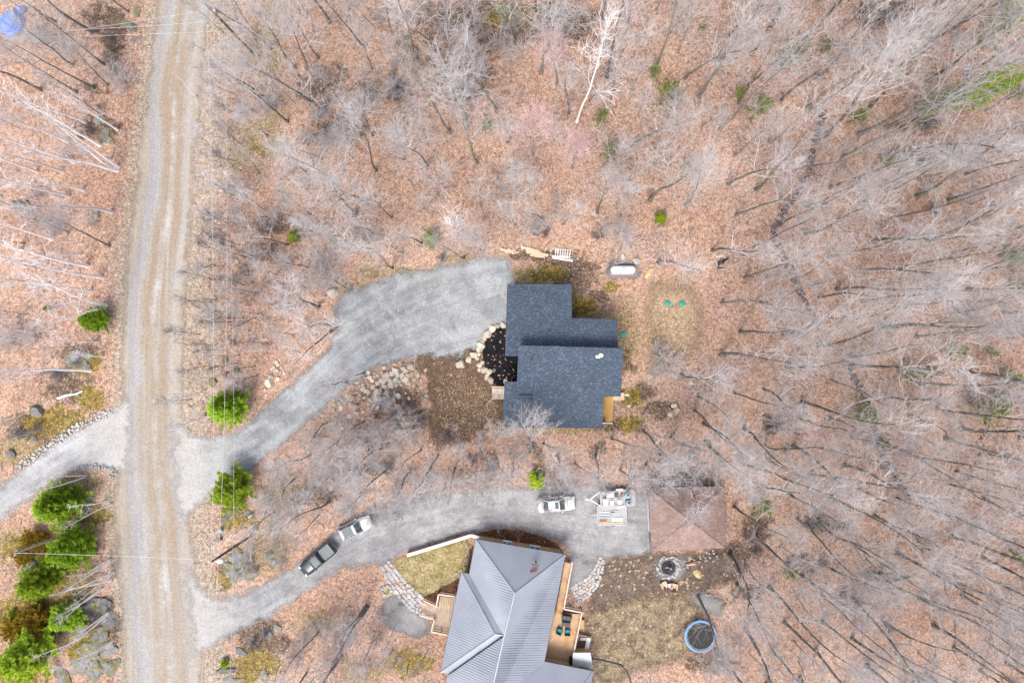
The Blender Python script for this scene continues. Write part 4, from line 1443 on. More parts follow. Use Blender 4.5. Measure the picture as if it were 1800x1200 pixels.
outcrop(130, 632, [(0, 0, 1.9, .7, .5), (18, 8, 1.4, .8, .5), (25, -8, 1.0, .7, .4)], 'grey boulder cluster behind the dirt road shoulder')
outcrop(182, 232, [(0, 5, 1.3, .7, .5), (-8, -25, 1.0, .8, .5), (4, 12, .9, .8, .4)], 'dark rocks at the roots of the white birch clump')
outcrop(235, 40, [(5, -18, 1.1, .6, .5), (-2, 6, 1.0, .7, .5), (-15, 2, .8, .8, .4), (2, 30, .7, .8, .4)], 'lichen covered rocks beside the top of the dirt road')
outcrop(140, 945, [(15, -70, 1.2, .6, .5), (20, -55, 1.0, .6, .4)], 'grey rocks beside the big evergreen at the lane mouth')


def stone_line(name, label, cat, px, w, r, mat, step=0.42, rows=2, h=0.7, thru=0.0):
    """a dry wall or kerb of small stones, all one part too fine to pick apart"""
    pts = [on_ground(u, v) for u, v in px]
    t = thing(name, label, cat, pts[0])
    srcs = []
    for me in ROCKS[mat]:
        srcs.append(([v.co.copy() for v in me.vertices], [tuple(f.vertices) for f in me.polygons]))
    mb = MB()
    for i in range(len(pts) - 1):
        a, b = pts[i], pts[i + 1]
        L = (b - a).length
        d = (b - a).normalized()
        s = Vector((-d.y, d.x, 0))
        n = max(1, int(L / step))
        for k in range(n):
            for q in range(rows):
                if RNG.random() < thru:
                    continue
                c = a + d * (L * (k + RNG.random()) / n) + s * ((q - (rows - 1) / 2) * w / rows + RNG.uniform(-.5, .5) * w / rows)
                c.z = gz(c.x, c.y) + RNG.uniform(0.02, 0.25 * h)
                kk = r * RNG.uniform(.55, 1.2)
                rot = Matrix.Rotation(RNG.uniform(0, 6.28), 3, 'Z')
                vs, fs = RNG.choice(srcs)
                mb.add([(rot @ Vector((v.x * kk, v.y * kk * RNG.uniform(.7, 1.0), v.z * kk))) + c - pts[0] for v in vs], fs)
    o = mb.build('stones', MT[mat], t)
    tag(o, kind='stuff')


W1 = [(1448, 190), (1438, 230), (1420, 305), (1398, 345), (1368, 385), (1358, 410), (1372, 440), (1395, 485), (1410, 520), (1425, 550), (1440, 575)]
stone_line('dry_stone_wall', 'tumbled dark stone wall crossing the leafy woods in a bend', 'stone wall', W1, 0.8, 0.25, 'wall_stone', 0.36, 3, 1.0, .15)
stone_line('dry_stone_wall', 'straight tumbled dark stone wall running through the woods past the garage', 'stone wall', [(1482, 632), (1500, 660), (1520, 695), (1533, 730), (1540, 765), (1552, 800), (1572, 835), (1590, 865), (1600, 880)], 0.8, 0.25, 'wall_stone', 0.36, 3, 1.0, .15)
stone_line('dry_stone_wall', 'short faint dark stone wall deep in the woods', 'stone wall', [(1740, 735), (1728, 765), (1722, 800), (1700, 840), (1685, 870), (1672, 885)], 0.8, 0.22, 'wall_stone', 0.5, 2, 1.0, .25)
stone_line('stone_kerb', 'kerb of pale rubble along the wooded side of the side lane', 'stone kerb', [(198, 722), (175, 730), (150, 742), (120, 760), (95, 778), (70, 795), (50, 808), (35, 822)], 1.0, 0.22, 'path_stone', 0.3, 3)
stone_line('stone_kerb', 'curved kerb of pale rubble at the mouth of the side lane', 'stone kerb', [(134, 821), (150, 820), (170, 819), (188, 821), (202, 825), (198, 838)], 0.6, 0.2, 'path_stone', 0.25, 3)
stone_line('stone_edging', 'row of small stones edging the flower bed against the lawn', 'stone edging', [(820, 955), (820, 985), (815, 1000), (800, 1012), (785, 1020)], 0.4, 0.16, 'path_stone', 0.3, 1)
stone_line('stone_edging', 'loose stones strewn between the fire pit and the garage', 'stone edging', [(1195, 990), (1210, 985), (1225, 982), (1245, 975), (1258, 970)], 1.4, 0.2, 'path_stone', 0.4, 3, 1, .3)
stone_line('stone_edging', 'broken row of stones on the gravel patch above the trampoline', 'stone edging', [(1240, 1035), (1242, 1044), (1252, 1046), (1262, 1052)], 0.7, 0.2, 'path_stone', 0.4, 2, 1, .2)


def flag_path(label, px, widths, z=0.05, size=0.42):
    """flat stones packed along a path; every stone a piece of its own"""
    pts = [P(u, v) for u, v in px]
    t = tag(bpy.data.objects.new('stone_path', None), label, None, None, 'structure')
    link(t)
    t.location = pts[0]
    n = 0
    rr = random.Random(len(px) * 13 + int(px[0][0]))
    protos = []
    for k in range(8):
        m = MB()
        ns = rr.randint(5, 7)
        ang = sorted(2 * PI * (j + rr.uniform(-.25, .25)) / ns for j in range(ns))
        out = [(math.cos(a) * rr.uniform(.85, 1.1), math.sin(a) * rr.uniform(.85, 1.1)) for a in ang]
        inn = [(x * .9, y * .9) for x, y in out]
        m.add([(x, y, -0.04) for x, y in out] + [(x, y, 0.02) for x, y in out] + [(x, y, 0.035) for x, y in inn],
              [(i, (i + 1) % ns, ns + (i + 1) % ns, ns + i) for i in range(ns)] + [(ns + i, ns + (i + 1) % ns, 2 * ns + (i + 1) % ns, 2 * ns + i) for i in range(ns)] + [tuple(range(2 * ns, 3 * ns))])
        protos.append(m.mesh('stone', MT['path_stone']))
    run = 0
    for i in range(len(pts) - 1):
        a, b = pts[i], pts[i + 1]
        L = (b - a).length
        d = (b - a).normalized()
        s = Vector((-d.y, d.x, 0))
        k = 0.0
        while k < L:
            w = widths[i] + (widths[i + 1] - widths[i]) * k / L
            m = max(2, int(w / size))
            for q in range(m):
                c = a + d * (k + rr.uniform(-.14, .14) + (size * .5 if q % 2 else 0)) + s * (((q + .5) / m - .5) * w + rr.uniform(-.05, .05)) - pts[0]
                o = bpy.data.objects.new('stone', rr.choice(protos))
                link(o, t)
                kk = size * rr.uniform(.50, .66)
                o.scale = (kk, kk, 1)
                o.location = (c.x, c.y, z + rr.uniform(-.01, .015))
                o.rotation_euler = (rr.uniform(-.04, .04), rr.uniform(-.04, .04), rr.uniform(0, 6))
            k += size
    return t


flag_path('pale flagstone path from the lane to the weathered entry deck', [(678, 992), (690, 1012), (708, 1035), (730, 1058), (745, 1070)], [1.6, 2.2, 2.3, 2.6, 2.0], 0.06, 0.46)
flag_path('curved path of white stones beside the cedar deck', [(1058, 983), (1052, 1002), (1042, 1022), (1025, 1037), (1008, 1046)], [1.0, 1.4, 1.9, 2.5, 2.2], 0.06, 0.36)


def fire_pit():
    t = thing('fire_pit', 'round stone fire pit with ash in the yard beside the garage', 'fire pit', P(1175, 997))
    m = MB().lathe([(0, .05), (.5, .07), (.95, .04), (1.0, .0)], 16)
    m.build('ash', MT['charcoal'], t, True)
    for k in range(40):
        a = k * 2.4
        r = 1.15 + .45 * ((k * 7) % 10) / 10
        o = bpy.data.objects.new('stone', RNG.choice(ROCKS['path_stone']))
        link(o, t)
        s = RNG.uniform(.18, .28)
        o.scale = (s, s * .8, s)
        o.rotation_euler = (0, 0, a)
        o.location = (r * math.cos(a), r * math.sin(a), .10)
    for k in range(4):
        a = k * 1.3
        MB().tube([(-.5 * math.cos(a), -.5 * math.sin(a), .12 + .03 * k), (.4 * math.cos(a), .45 * math.sin(a), .2 + .03 * k)], [.07, .06], 7, True).build('log', MT['charcoal'] if k % 2 else MT['pole_grey'], t)


fire_pit()


def adirondack(u, v, rz, mats, label):
    p = P(u, v, .4)
    t = thing('garden_chair', label, 'chair', (p.x, p.y, .045), rz, 'chairs at the fire pit')
    for k in range(5):                                   # back slats, leaning to the rear
        x = -.24 + k * .12
        MB().beam((x, -.30, .28), (x * 1.15, -.62, .95), .105, .025).build('back_slat', MT[mats[1]], t)
    for k in range(5):
        MB().beam((-.3, .28 - k * .13, .38 - k * .025), (.3, .28 - k * .13, .38 - k * .025), .12, .025).build('seat_slat', MT[mats[0]], t)
    for s in (-1, 1):
        MB().box((s * .36, 0, .56), (.14, .75, .03)).build('armrest', MT[mats[0]], t)
        MB().box((s * .36, .3, .27), (.05, .1, .54)).build('leg', MT[mats[1]], t)
        MB().beam((s * .3, .3, .2), (s * .3, -.5, .06), .04, .1).build('rear_leg', MT[mats[1]], t)


adirondack(1167, 1027, math.radians(30), ('chair_tan', 'chair_red'), 'reclined tan and red-brown garden chair at the fire pit, angled toward the lane')
adirondack(1175.5, 1030, math.radians(4), ('cap_white', 'chair_tan'), 'pale cream garden chair between two red-brown ones at the fire pit')
adirondack(1185, 1030, math.radians(-12), ('chair_tan', 'chair_red'), 'red-brown garden chair at the fire pit, on the garage side of the cream one')


def trampoline():
    t = thing('trampoline', 'round blue-edged trampoline with dark mat under a bare tree', 'trampoline', P(1232, 1118, .9) * 1.0)
    t.location.z = 0.03
    R, z = 2.1, .85
    MB().lathe([(R - .30, z), (R - .28, z + .05), (R - .02, z + .05), (R + .02, z - .02)], 40).build('safety_pad', MT['blue'], t, True)
    MB().lathe([(0, z - .04), (R - .42, z - .02)], 40).build('mat', MT['black'], t)
    sp = MB()
    for k in range(60):
        a = 2 * PI * k / 60
        sp.beam(((R - .44) * math.cos(a), (R - .44) * math.sin(a), z - .02), ((R - .1) * math.cos(a), (R - .1) * math.sin(a), z - .01), .02, .02)
    tag(sp.build('spring', MT['steel'], t), kind='stuff')
    MB().tube([((R - .05) * math.cos(2 * PI * k / 32), (R - .05) * math.sin(2 * PI * k / 32), z - .06) for k in range(33)], .035, 6).build('ring_frame', MT['steel'], t)
    for k in range(6):
        a = 2 * PI * k / 6 + .3
        x, y = (R - .05) * math.cos(a), (R - .05) * math.sin(a)
        MB().tube([(x, y, z - .06), (x * 1.02, y * 1.02, .03)], .03, 6, True).build('leg', MT['steel'], t)


trampoline()


def propane():
    p = P(1095, 474, .7)
    t = thing('propane_tank', 'white horizontal propane tank with rounded ends on gravel behind the dark-roofed house', 'propane tank', (p.x, p.y, .03))
    pr, r, hl = [], .52, 1.1
    rings = []
    for k in range(9):
        a = PI / 2 * k / 8
        rings.append((-hl - r * math.cos(a), r * math.sin(a) + .001))
    for k in range(9):
        a = PI / 2 * (8 - k) / 8
        rings.append((hl + r * math.cos(a), r * math.sin(a) + .001))
    MB().loft([[(x, q * math.cos(2 * PI * j / 20), .72 + q * math.sin(2 * PI * j / 20)) for j in range(20)] for x, q in rings]).build('shell', MT['tank'], t, True)
    MB().lathe([(0, 1.42), (.16, 1.40), (.19, 1.32), (.19, 1.18)], 14).build('valve_dome', MT['tank'], t, True)
    for s in (-1, 1):
        MB().box((s * .8, 0, .15), (.14, .7, .3)).build('leg', MT['steel'], t)
    MB().box((0, 0, -.0), (2.9, 1.2, .1)).build('pad', MT['concrete'], t)


propane()
for (u, v, r, lb) in ((1173.5, 533.5, .36, 'round green septic lid on the mound beside its twin'), (1199, 534, .36, 'round green septic lid on the mound beside its twin'), (1096, 588.5, .36, 'round green well lid against the wall of the dark-roofed house')):
    p = on_ground(u, v)
    t = thing('septic_lid', lb, 'lid', (p.x, p.y, p.z + .03), 0, 'green septic lids on the mound' if 'twin' in lb else None)
    MB().lathe([(0, .24), (r * .5, .235), (r * .9, .2), (r, .17), (r, 0)], 20).build('cover', MT['lid_green'], t, False)
    rb = MB()
    for k in range(6):
        a = k * PI / 3
        rb.beam((.08 * math.cos(a), .08 * math.sin(a), .245), (r * .8 * math.cos(a), r * .8 * math.sin(a), .215), .03, .02)
    rb.build('rib', MT['lid_green'], t)

# ---- lumber behind the house
def plank(u0, v0, u1, v1, w, mat, label, z=.08, th=.05, group='loose lumber behind the dark-roofed house'):
    a, b = on_ground(u0, v0, z), on_ground(u1, v1, z)
    c = (a + b) / 2
    o = MB().beam(a - c, b - c, w, th).build('plank', MT[mat])
    o.location = c
    tag(o, label, 'plank', group)


LB = 'loose pale plank in the lumber strewn behind the dark-roofed house'
for q in ((879, 438, 897, 442, .3), (889, 443, 906, 440, .25), (893, 437, 904, 446, .2), (916, 434, 936, 440, .3), (925, 438, 948, 444, .6), (926, 442, 950, 446, .5), (933, 440, 955, 447, .3), (931, 449, 964, 449, .2), (935, 446, 962, 450, .25), (940, 451, 957, 452, .2), (955, 446, 964, 448, .2), (900, 446, 912, 443, .2)):
    plank(*q, RNG.choice(['pale_wood', 'old_plank', 'pale_wood']), LB, RNG.uniform(.05, .2))
for q in ((970, 450, 1014, 455), (971, 453, 1007, 459), (985, 450, 1016, 455)):
    plank(*q, .22, 'cap_white', 'long white board lying beside the wooden pallet', .07)
plank(967, 443, 973, 435, .16, 'old_plank', 'short grey board leaning by the wooden pallet', .1)
plank(1258, 452, 1273, 449, .25, 'old_plank', 'weathered board alone in leaves beside a burnt stump', .06, .05, None)
plank(1098.5, 694, 1106, 694, .25, 'cap_white', 'short white board on leaves off the deck steps', .06, .05, None)
plank(514, 941.5, 529, 938.5, .22, 'yellow', 'yellow painted board lying in brush near the black pickup', .15, .05, None)


def pallet():
    p = on_ground(989, 445)
    t = thing('pallet', 'grey wooden pallet with open slats among the lumber', 'pallet', (p.x, p.y, p.z + .05), math.radians(-6))
    for s in (-.42, 0, .42):
        MB().box((0, s * 1.15, .07), (2.0, .09, .1)).build('runner', MT['old_plank'], t)
    for k in range(7):
        MB().box((-.93 + k * .31, 0, .14), (.13, 1.1, .03)).build('slat', MT['cap_white'], t)


pallet()


def stump():
    p = on_ground(1268, 462)
    t = thing('burnt_stump', 'black splintered stump with branches lying on the leaves', 'stump', p)
    MB().tube([(-.5, 0, .12), (0, .1, .2), (.5, .35, .18), (.95, .6, .15)], [.16, .2, .12, .04], 7, True).build('trunk', MT['charcoal'], t)
    for a, b in (((0, .1, .2), (-.55, -.55, .1)), ((-.4, 0, .1), (-.35, -.8, .1)), ((.3, .2, .2), (.25, -.35, .1)), ((-.55, -.72, .1), (.25, -.68, .12))):
        MB().tube([a, b], [.09, .05], 6, True).build('branch', MT['charcoal'], t)


stump()


# ------------------------------------------------------------------ vehicles
def wheel(t, x, y, r=.36, w=.24):
    o = MB()
    prof = [(r * .62, -w / 2), (r * .95, -w / 2), (r, -w * .3), (r, w * .3), (r * .95, w / 2), (r * .62, w / 2)]
    o.lathe(prof, 18)
    o.v = [(a, c, b) for a, b, c in o.v]
    ob = o.build('wheel', MT['rubber'], t, True)
    ob.location = (x, y, r)
    h = MB().lathe([(0, -w * .35), (r * .62, -w * .4), (r * .64, w * .4), (0, w * .35)], 12)
    h.v = [(a, c, b) for a, b, c in h.v]
    h.build('rim', MT['steel'], ob, True)


def ring(x, w, zt, z0=.3):
    return [(x, -w * .9, z0), (x, -w, z0 + .22), (x, -w, zt - .2), (x, -w * .94, zt - .06), (x, -w * .5, zt), (x, w * .5, zt), (x, w * .94, zt - .06), (x, w, zt - .2), (x, w, z0 + .22), (x, w * .9, z0)]


def car(name, label, cat, u, v, rz, L, W, zr, body, roof_mat, cab, hood_z, boot_z, glass_roof=None, kind='car'):
    """cab = (belt front x, roof front x, roof rear x, belt rear x); front of the car is +x"""
    p = P(u, v, .8)
    t = thing(name, label, cat, (p.x, p.y, .03), rz)
    hw, hl = W / 2, L / 2
    belt = max(hood_z, boot_z) - .04
    st = [(-hl, hw * .72, boot_z - .22), (-hl + .10, hw * .88, boot_z - .06), (-hl + .45, hw * .98, boot_z), (cab[3] - .1, hw, boot_z), (cab[3] + .3, hw, belt), (cab[0] - .3, hw, belt), (cab[0] + .1, hw, hood_z),
          (hl - .75, hw * .97, hood_z - .05), (hl - .3, hw * .90, hood_z - .13), (hl - .08, hw * .78, hood_z - .25), (hl, hw * .62, hood_z - .4)]
    MB().loft([ring(*s) for s in st]).build('body', body, t, True)
    bf, rf, rr_, br = cab
    wb, wr = hw * .90, hw * .72
    zb = belt - .03
    g = [(bf, wb * .86, zb), (bf - .25, wb, zb), (br + .2, wb, zb), (br, wb * .86, zb)]
    k = [(rf, wr * .9, zr), (rf - .12, wr, zr), (rr_ + .12, wr, zr), (rr_, wr * .9, zr)]
    MB().add([(bf, -wb * .86, zb), (bf, wb * .86, zb), (rf, wr * .9, zr), (rf, -wr * .9, zr)], [(0, 1, 2, 3)]).build('windshield', MT['car_glass'], t)
    MB().add([(br, wb * .86, zb), (br, -wb * .86, zb), (rr_, -wr * .9, zr), (rr_, wr * .9, zr)], [(0, 1, 2, 3)]).build('rear_window', MT['car_glass'], t)
    for s in (-1, 1):
        MB().add([(x, s * y, z) for x, y, z in (g[0], g[1], g[2], g[3], k[3], k[2], k[1], k[0])], [(0, 1, 6, 7), (1, 2, 5, 6), (2, 3, 4, 5)]).build('side_window', MT['car_glass'], t)
        pl = MB()
        pl.beam((bf, s * wb * .87, zb), (rf, s * wr * .93, zr), .07, .06)
        pl.beam((br, s * wb * .87, zb), (rr_, s * wr * .93, zr), .09, .06)
        mx = (rf + rr_) / 2
        pl.beam((mx, s * (wb + .005), zb), (mx, s * (wr + .005), zr), .06, .05)
        pl.build('pillar', body, t)
    ro = MB()
    xs = [rf + .04, rf - .1, rf - .5, rr_ + .5, rr_ + .1, rr_ - .04]
    ws = [wr * .86, wr * .98, wr * 1.02, wr * 1.02, wr * .98, wr * .86]
    ro.loft([[(x, -w, zr - .04), (x, -w * .92, zr + .03), (x, -w * .4, zr + .06), (x, w * .4, zr + .06), (x, w * .92, zr + .03), (x, w, zr - .04)] for x, w in zip(xs, ws)])
    rob = ro.build('roof', roof_mat, t, True)
    if glass_roof:
        a, b, w = glass_roof
        MB().box(((a + b) / 2, 0, zr + .065), (abs(b - a), w * 2, .02)).build('sunroof', MT['car_glass'], rob)
        if kind == 'suv':
            for s in (-1, 1):
                MB().beam((rr_ + .1, s * wr * .9, zr + .1), (rf - .2, s * wr * .9, zr + .1), .05, .05).build('roof_rail', MT['black'], rob)
    for x in (hl - .95, -hl + .98):
        for s in (-1, 1):
            wheel(t, x, s * (hw - .11))
    for s in (-1, 1):
        MB().box((hl - .17, s * hw * .66, hood_z - .30), (.26, .34, .14), s * -.35, .8).build('headlight', MT['lamp'], t)
        MB().box((-hl + .10, s * hw * .74, boot_z - .20), (.14, .3, .16), s * .3, .85).build('tail_light', MT['red'], t)
        MB().box((bf - .35, s * (hw + .09), belt + .03), (.14, .2, .14), 0, .8).build('mirror', body, t)
    MB().box((hl - .02, 0, .52), (.1, W * .6, .18)).build('grille', MT['black'], t)
    ln = MB()
    ln.beam((bf + .04, -hw * .8, hood_z + .004), (bf + .04, hw * .8, hood_z + .004), .06, .012)
    ln.build('wiper_cowl', MT['black'], t)
    return t


car('parked_car', 'white sedan with sunroof parked on the lower gravel lane near the trailers', 'car', 978, 886, math.radians(5), 4.85, 1.86, 1.43, MT['car_white'], MT['car_white'], (1.05, .35, -1.05, -1.75), .95, 1.02, (.25, -.2, .42))
car('parked_suv', 'silver white sport utility vehicle with dark glass roof parked behind the black pickup', 'suv', 625, 927, math.radians(25), 4.45, 1.88, 1.68, MT['car_silver'], MT['car_white'], (.85, .1, -1.75, -2.08), 1.05, 1.08, (-.2, -1.55, .52), 'suv')


def pickup():
    p = P(558.5, 982, .8)
    t = thing('pickup_truck', 'black pickup truck with grey bed cover parked on the lower gravel lane', 'pickup', (p.x, p.y, .03), math.radians(-140))
    t.scale = (.90, .94, .95)
    hl, hw = 2.85, .98
    st = [(-hl + .02, hw * .96, 1.12), (-.62, hw * .97, 1.14), (-.45, hw, 1.16), (.95, hw, 1.16), (1.25, hw, 1.12), (2.1, hw * .98, 1.07), (2.55, hw * .92, .99), (hl - .06, hw * .84, .86), (hl, hw * .7, .74)]
    MB().loft([ring(a, b, c, .38) for a, b, c in st]).build('body', MT['truck_black'], t, True)
    bf, rf, rr_, br, wb, wr, zb, zr = 1.22, .55, -.42, -.6, hw * .9, hw * .74, 1.13, 1.82
    MB().add([(bf, -wb * .9, zb), (bf, wb * .9, zb), (rf, wr * .92, zr), (rf, -wr * .92, zr)], [(0, 1, 2, 3)]).build('windshield', MT['car_glass'], t)
    MB().add([(br, wb * .9, zb), (br, -wb * .9, zb), (rr_, -wr * .92, zr), (rr_, wr * .92, zr)], [(0, 1, 2, 3)]).build('rear_window', MT['car_glass'], t)
    for s in (-1, 1):
        MB().add([(bf, s * wb * .9, zb), (br, s * wb * .9, zb), (br, s * wb, zb), (bf - .2, s * wb, zb), (rf, s * wr, zr), (rr_, s * wr, zr)], [(3, 2, 5, 4)]).build('side_window', MT['car_glass'], t)
        pl = MB()
        pl.beam((bf, s * wb * .93, zb), (rf, s * wr * .96, zr), .09, .07)
        pl.beam((br, s * wb * .95, zb), (rr_, s * wr * .97, zr), .12, .07)
        pl.beam((.1, s * wb, zb), (.08, s * wr, zr), .07, .06)
        pl.build('pillar', MT['truck_black'], t)
        MB().box((.95, s * (hw + .12), 1.2), (.15, .24, .18), 0, .85).build('mirror', MT['truck_black'], t)
        MB().box((hl - .14, s * hw * .68, .86), (.22, .36, .18), s * -.25, .85).build('headlight', MT['lamp'], t)
        MB().box((-hl + .04, s * hw * .86, .95), (.1, .14, .36)).build('tail_light', MT['red'], t)
        for x in (1.78, -1.85):
            wheel(t, x, s * (hw - .12), .41, .27)
        MB().beam((-.75, s * (hw - .07), 1.17), (-hl + .1, s * (hw - .07), 1.17), .13, .06).build('bed_rail', MT['black'], t)
    MB().loft([[(x, -w, zr - .04), (x, -w * .9, zr + .03), (x, w * .9, zr + .03), (x, w, zr - .04)] for x, w in ((rf + .05, wr * .9), (rf - .12, wr), (rr_ + .1, wr), (rr_ - .05, wr * .92))]).build('roof', MT['tonneau'], t, True)  # black cab roof; the sky's reflection is painted in as grey
    c = MB()
    for k in range(3):
        c.box((-1.15 - k * .58, 0, 1.17), (.56, 1.58, .05))
    c.build('bed_cover', MT['tonneau'], t)
    MB().box((-hl - .06, 0, .62), (.16, 1.7, .2)).build('rear_bumper', MT['steel'], t)
    MB().box((-hl + .01, 0, 1.0), (.06, 1.6, .35)).build('tailgate', MT['black'], t)
    MB().box((hl - .02, 0, .68), (.12, 1.15, .28)).build('grille', MT['black'], t)


pickup()


MT['trailer_grey'] = plain('dull_white_steel', (0.46, 0.46, 0.47), .6, .2, 2)


def trailers():
    p = P(1084, 873)
    t = thing('utility_trailer', 'white framed utility trailer with long pointed tongue, loaded with drums', 'trailer', (p.x, p.y, .03), math.radians(3))
    z = .62
    f = MB()
    pts = [(-2.2, -.95), (2.15, -.95), (2.15, .95), (-2.2, .95)]
    for i in range(4):
        a, b = pts[i], pts[(i + 1) % 4]
        f.beam((a[0], a[1], z), (b[0], b[1], z), .1, .12)
        f.beam((a[0], a[1], z + .55), (b[0], b[1], z + .55), .07, .07)
        f.box((a[0], a[1], z + .27), (.08, .08, .55))
    for x in (-1.1, 0, 1.1):
        f.beam((x, -.95, z - .02), (x, .95, z - .02), .07, .08)
    f.beam((-2.2, 0.05, z + .6), (2.15, .1, z + .6), .09, .09)
    f.build('frame', MT['trailer_grey'], t)
    tg = MB()
    for s in (-1, 1):
        tg.beam((-2.2, s * .9, z), (-3.6, 0, z), .1, .1)
    tg.beam((-3.5, 0, z), (-4.15, 0, z), .12, .1)
    tg.box((-3.7, 0, .3), (.08, .08, .6))
    tg.build('tongue', MT['white'], t)
    fl = MB()
    boards(fl, [(-2.15, -.9), (2.1, -.9), (2.1, .9), (-2.15, .9)], z + .07, 0, .2, .015)
    tag(fl.build('floor_board', MT['trailer_grey'], t), kind='stuff')
    for s in (-1, 1):
        wheel(t, .3, s * 1.1, .33, .2)
        MB().box((.3, s * 1.1, .74), (.95, .26, .04)).build('fender', MT['white'], t)
    cz = .76
    base = Vector((p.x, p.y, .03))
    rot = Matrix.Rotation(math.radians(3), 3, 'Z')

    def put(o, x, y, zz, lb, cat, g=None):
        q = rot @ Vector((x, y, zz))
        o.location = base + q
        o.rotation_euler = (0, 0, math.radians(3))
        tag(o, lb, cat, g)
    for k, (x, y) in enumerate(((1.25, .5), (1.3, -.5))):
        e = thing('fuel_drum', 'teal barrel with red lid on the utility trailer', 'barrel', (0, 0, 0), 0, 'barrels on the trailer')
        put(e, x, y, cz, e['label'], 'barrel', 'barrels on the trailer')
        MB().lathe([(0, .72), (.36, .72), (.38, .68), (.38, .5), (.39, .48), (.38, .46), (.38, .02), (0, 0)], 18).build('drum', MT['teal_drum'], e, True)
        MB().lathe([(0, .80), (.16, .79), (.18, .72)], 12).build('lid', MT['red'], e, True)
    for (x, y, sx, sy, sz, mt, lb, cat) in ((-1.6, -.35, .6, .9, .35, 'white', 'white storage bin at the tongue end of the utility trailer', 'bin'), (-1.0, .45, 1.0, .7, .3, 'cap_white', 'pale flat crate on the utility trailer', 'crate'),
                                           (-.8, -.45, .5, .6, .3, 'steel', 'grey metal box on the utility trailer', 'box'), (-.15, .5, .4, .5, .35, 'grey_fabric', 'dark bundle on the utility trailer', 'bundle'),
                                           (.2, -.4, .55, .5, .4, 'white', 'white pail box against the barrels on the trailer', 'box'), (.55, .45, .3, .4, .3, 'chair_red', 'rust coloured box against the barrels on the trailer', 'box')):
        m = MB().box((0, 0, sz / 2), (sx, sy, sz), 0, .94)
        m.box((0, 0, sz + .02), (sx * 1.0, sy * 1.0, .04))
        put(m.build('cargo_box', MT[mt]), x, y, cz, lb, cat)
    p = P(1074, 903)
    t = thing('flat_trailer', 'square white framed flat trailer carrying boards beside the utility trailer', 'trailer', (p.x, p.y, .03), 0)
    z = .55
    f = MB()
    pts = [(-1.85, -1.2), (1.85, -1.2), (1.85, 1.25), (-1.85, 1.25)]
    for i in range(4):
        a, b = pts[i], pts[(i + 1) % 4]
        f.beam((a[0], a[1], z), (b[0], b[1], z), .1, .12)
        f.beam((a[0], a[1], z + .4), (b[0], b[1], z + .4), .06, .06)
        f.box((a[0], a[1], z + .2), (.07, .07, .4))
    for y in (-.6, 0, .6):
        f.beam((-1.85, y, z - .01), (1.85, y, z - .01), .07, .08)
    f.beam((-1.85, 0, z), (-2.6, 0, z), .1, .1)
    f.box((-2.5, 0, .27), (.07, .07, .54))
    f.build('frame', MT['trailer_grey'], t)
    MB().box((0, .02, z + .07), (3.6, 2.3, .03)).build('deck_sheet', MT['concrete'], t)
    for s in (-1, 1):
        wheel(t, .2, s * 1.32, .3, .2)
    for k, (x, y, L, w, mt, lb) in enumerate(((-.6, .45, 1.9, .12, 'cap_white', 'white pipe on the flat trailer'), (.3, .3, 1.0, .7, 'concrete', 'white panel on the flat trailer'), (-.8, .1, 1.4, .1, 'steel', 'grey steel bar on the flat trailer'), (0, -.95, 3.2, .2, 'pale_wood', 'long pale timber along the edge of the flat trailer'),
                                            (-1.1, -.65, .9, .22, 'chair_red', 'red-brown plank end on the flat trailer'), (.7, -.5, 1.4, .5, 'cap_white', 'wide bleached board on the flat trailer'), (-.9, -.2, 1.2, .1, 'teal_drum', 'thin teal pipe on the flat trailer'))):
        o = MB().box((0, 0, .04), (L, w, .08)).build('trailer_load', MT[mt])
        o.location = (p.x + x, p.y + y, .03 + z + .09 + .0)
        tag(o, lb, 'board')


trailers()


def tarp_boat():
    p = on_ground(22, 44)
    t = thing('covered_boat', 'small boat under a bright blue tarpaulin in the woods', 'boat', p, math.radians(55))
    L, W = 3.1, 1.5
    rings = []
    for k in range(9):
        x = -L + 2 * L * k / 8
        w = W * (1 - abs(x / L) ** 3 * .75)
        h = 1.5 - .25 * abs(x / L) ** 2
        rings.append([(x * .55, -w, .1), (x * .55, -w * .98, .55), (x * .55, -w * .6, h * .82), (x * .55, 0, h + .06 * (k % 2)), (x * .55, w * .6, h * .82), (x * .55, w * .98, .55), (x * .55, w, .1)])
    MB().loft(rings).build('tarpaulin', MT['tarp'], t, False)
    r = MB()
    for k in (2, 4, 6):
        r.tube([tuple(Vector(q) * 1.01 + Vector((0, 0, .02))) for q in rings[k]], .02, 5)
    r.build('rope', MT['cable'], t)
    p = on_ground(38, 18)
    o = MB().lathe([(0, .75), (.35, .7), (.55, .45), (.6, .05)], 9, (0, 0, 0), 1, .75).build('tarp_bundle', MT['tarp'])
    o.location = p
    tag(o, 'small blue tarpaulin bundle next to the covered boat', 'bundle')


tarp_boat()


# ------------------------------------------------------------------ poles and wires
def pole(base, top, h, mat, label, extras):
    b = on_ground(*base)
    tp = P(top[0], top[1], h)
    t = thing('utility_pole', label, 'pole', b)
    d = tp - b
    MB().tube([(0, 0, 0), tuple(d * .5), tuple(d)], [.17, .15, .12], 10, True).build('shaft', MT[mat], t)
    for e in extras:
        e(t, d)
    return tp


def crossarm(t, d, zz=-.4, L=1.0, ang=0.0):
    c = d + Vector((0, 0, zz))
    v = Vector((math.cos(ang), math.sin(ang), 0)) * L
    a = MB().beam(c - v, c + v, .1, .12).build('crossarm', MT['pole_grey'], t)
    for k in (-1, 0, 1):
        MB().lathe([(0, .18), (.05, .17), (.06, .05), (.04, 0)], 8, tuple(c + v * .85 * k + Vector((0, 0, .08)))).build('insulator', MT['white'], a)


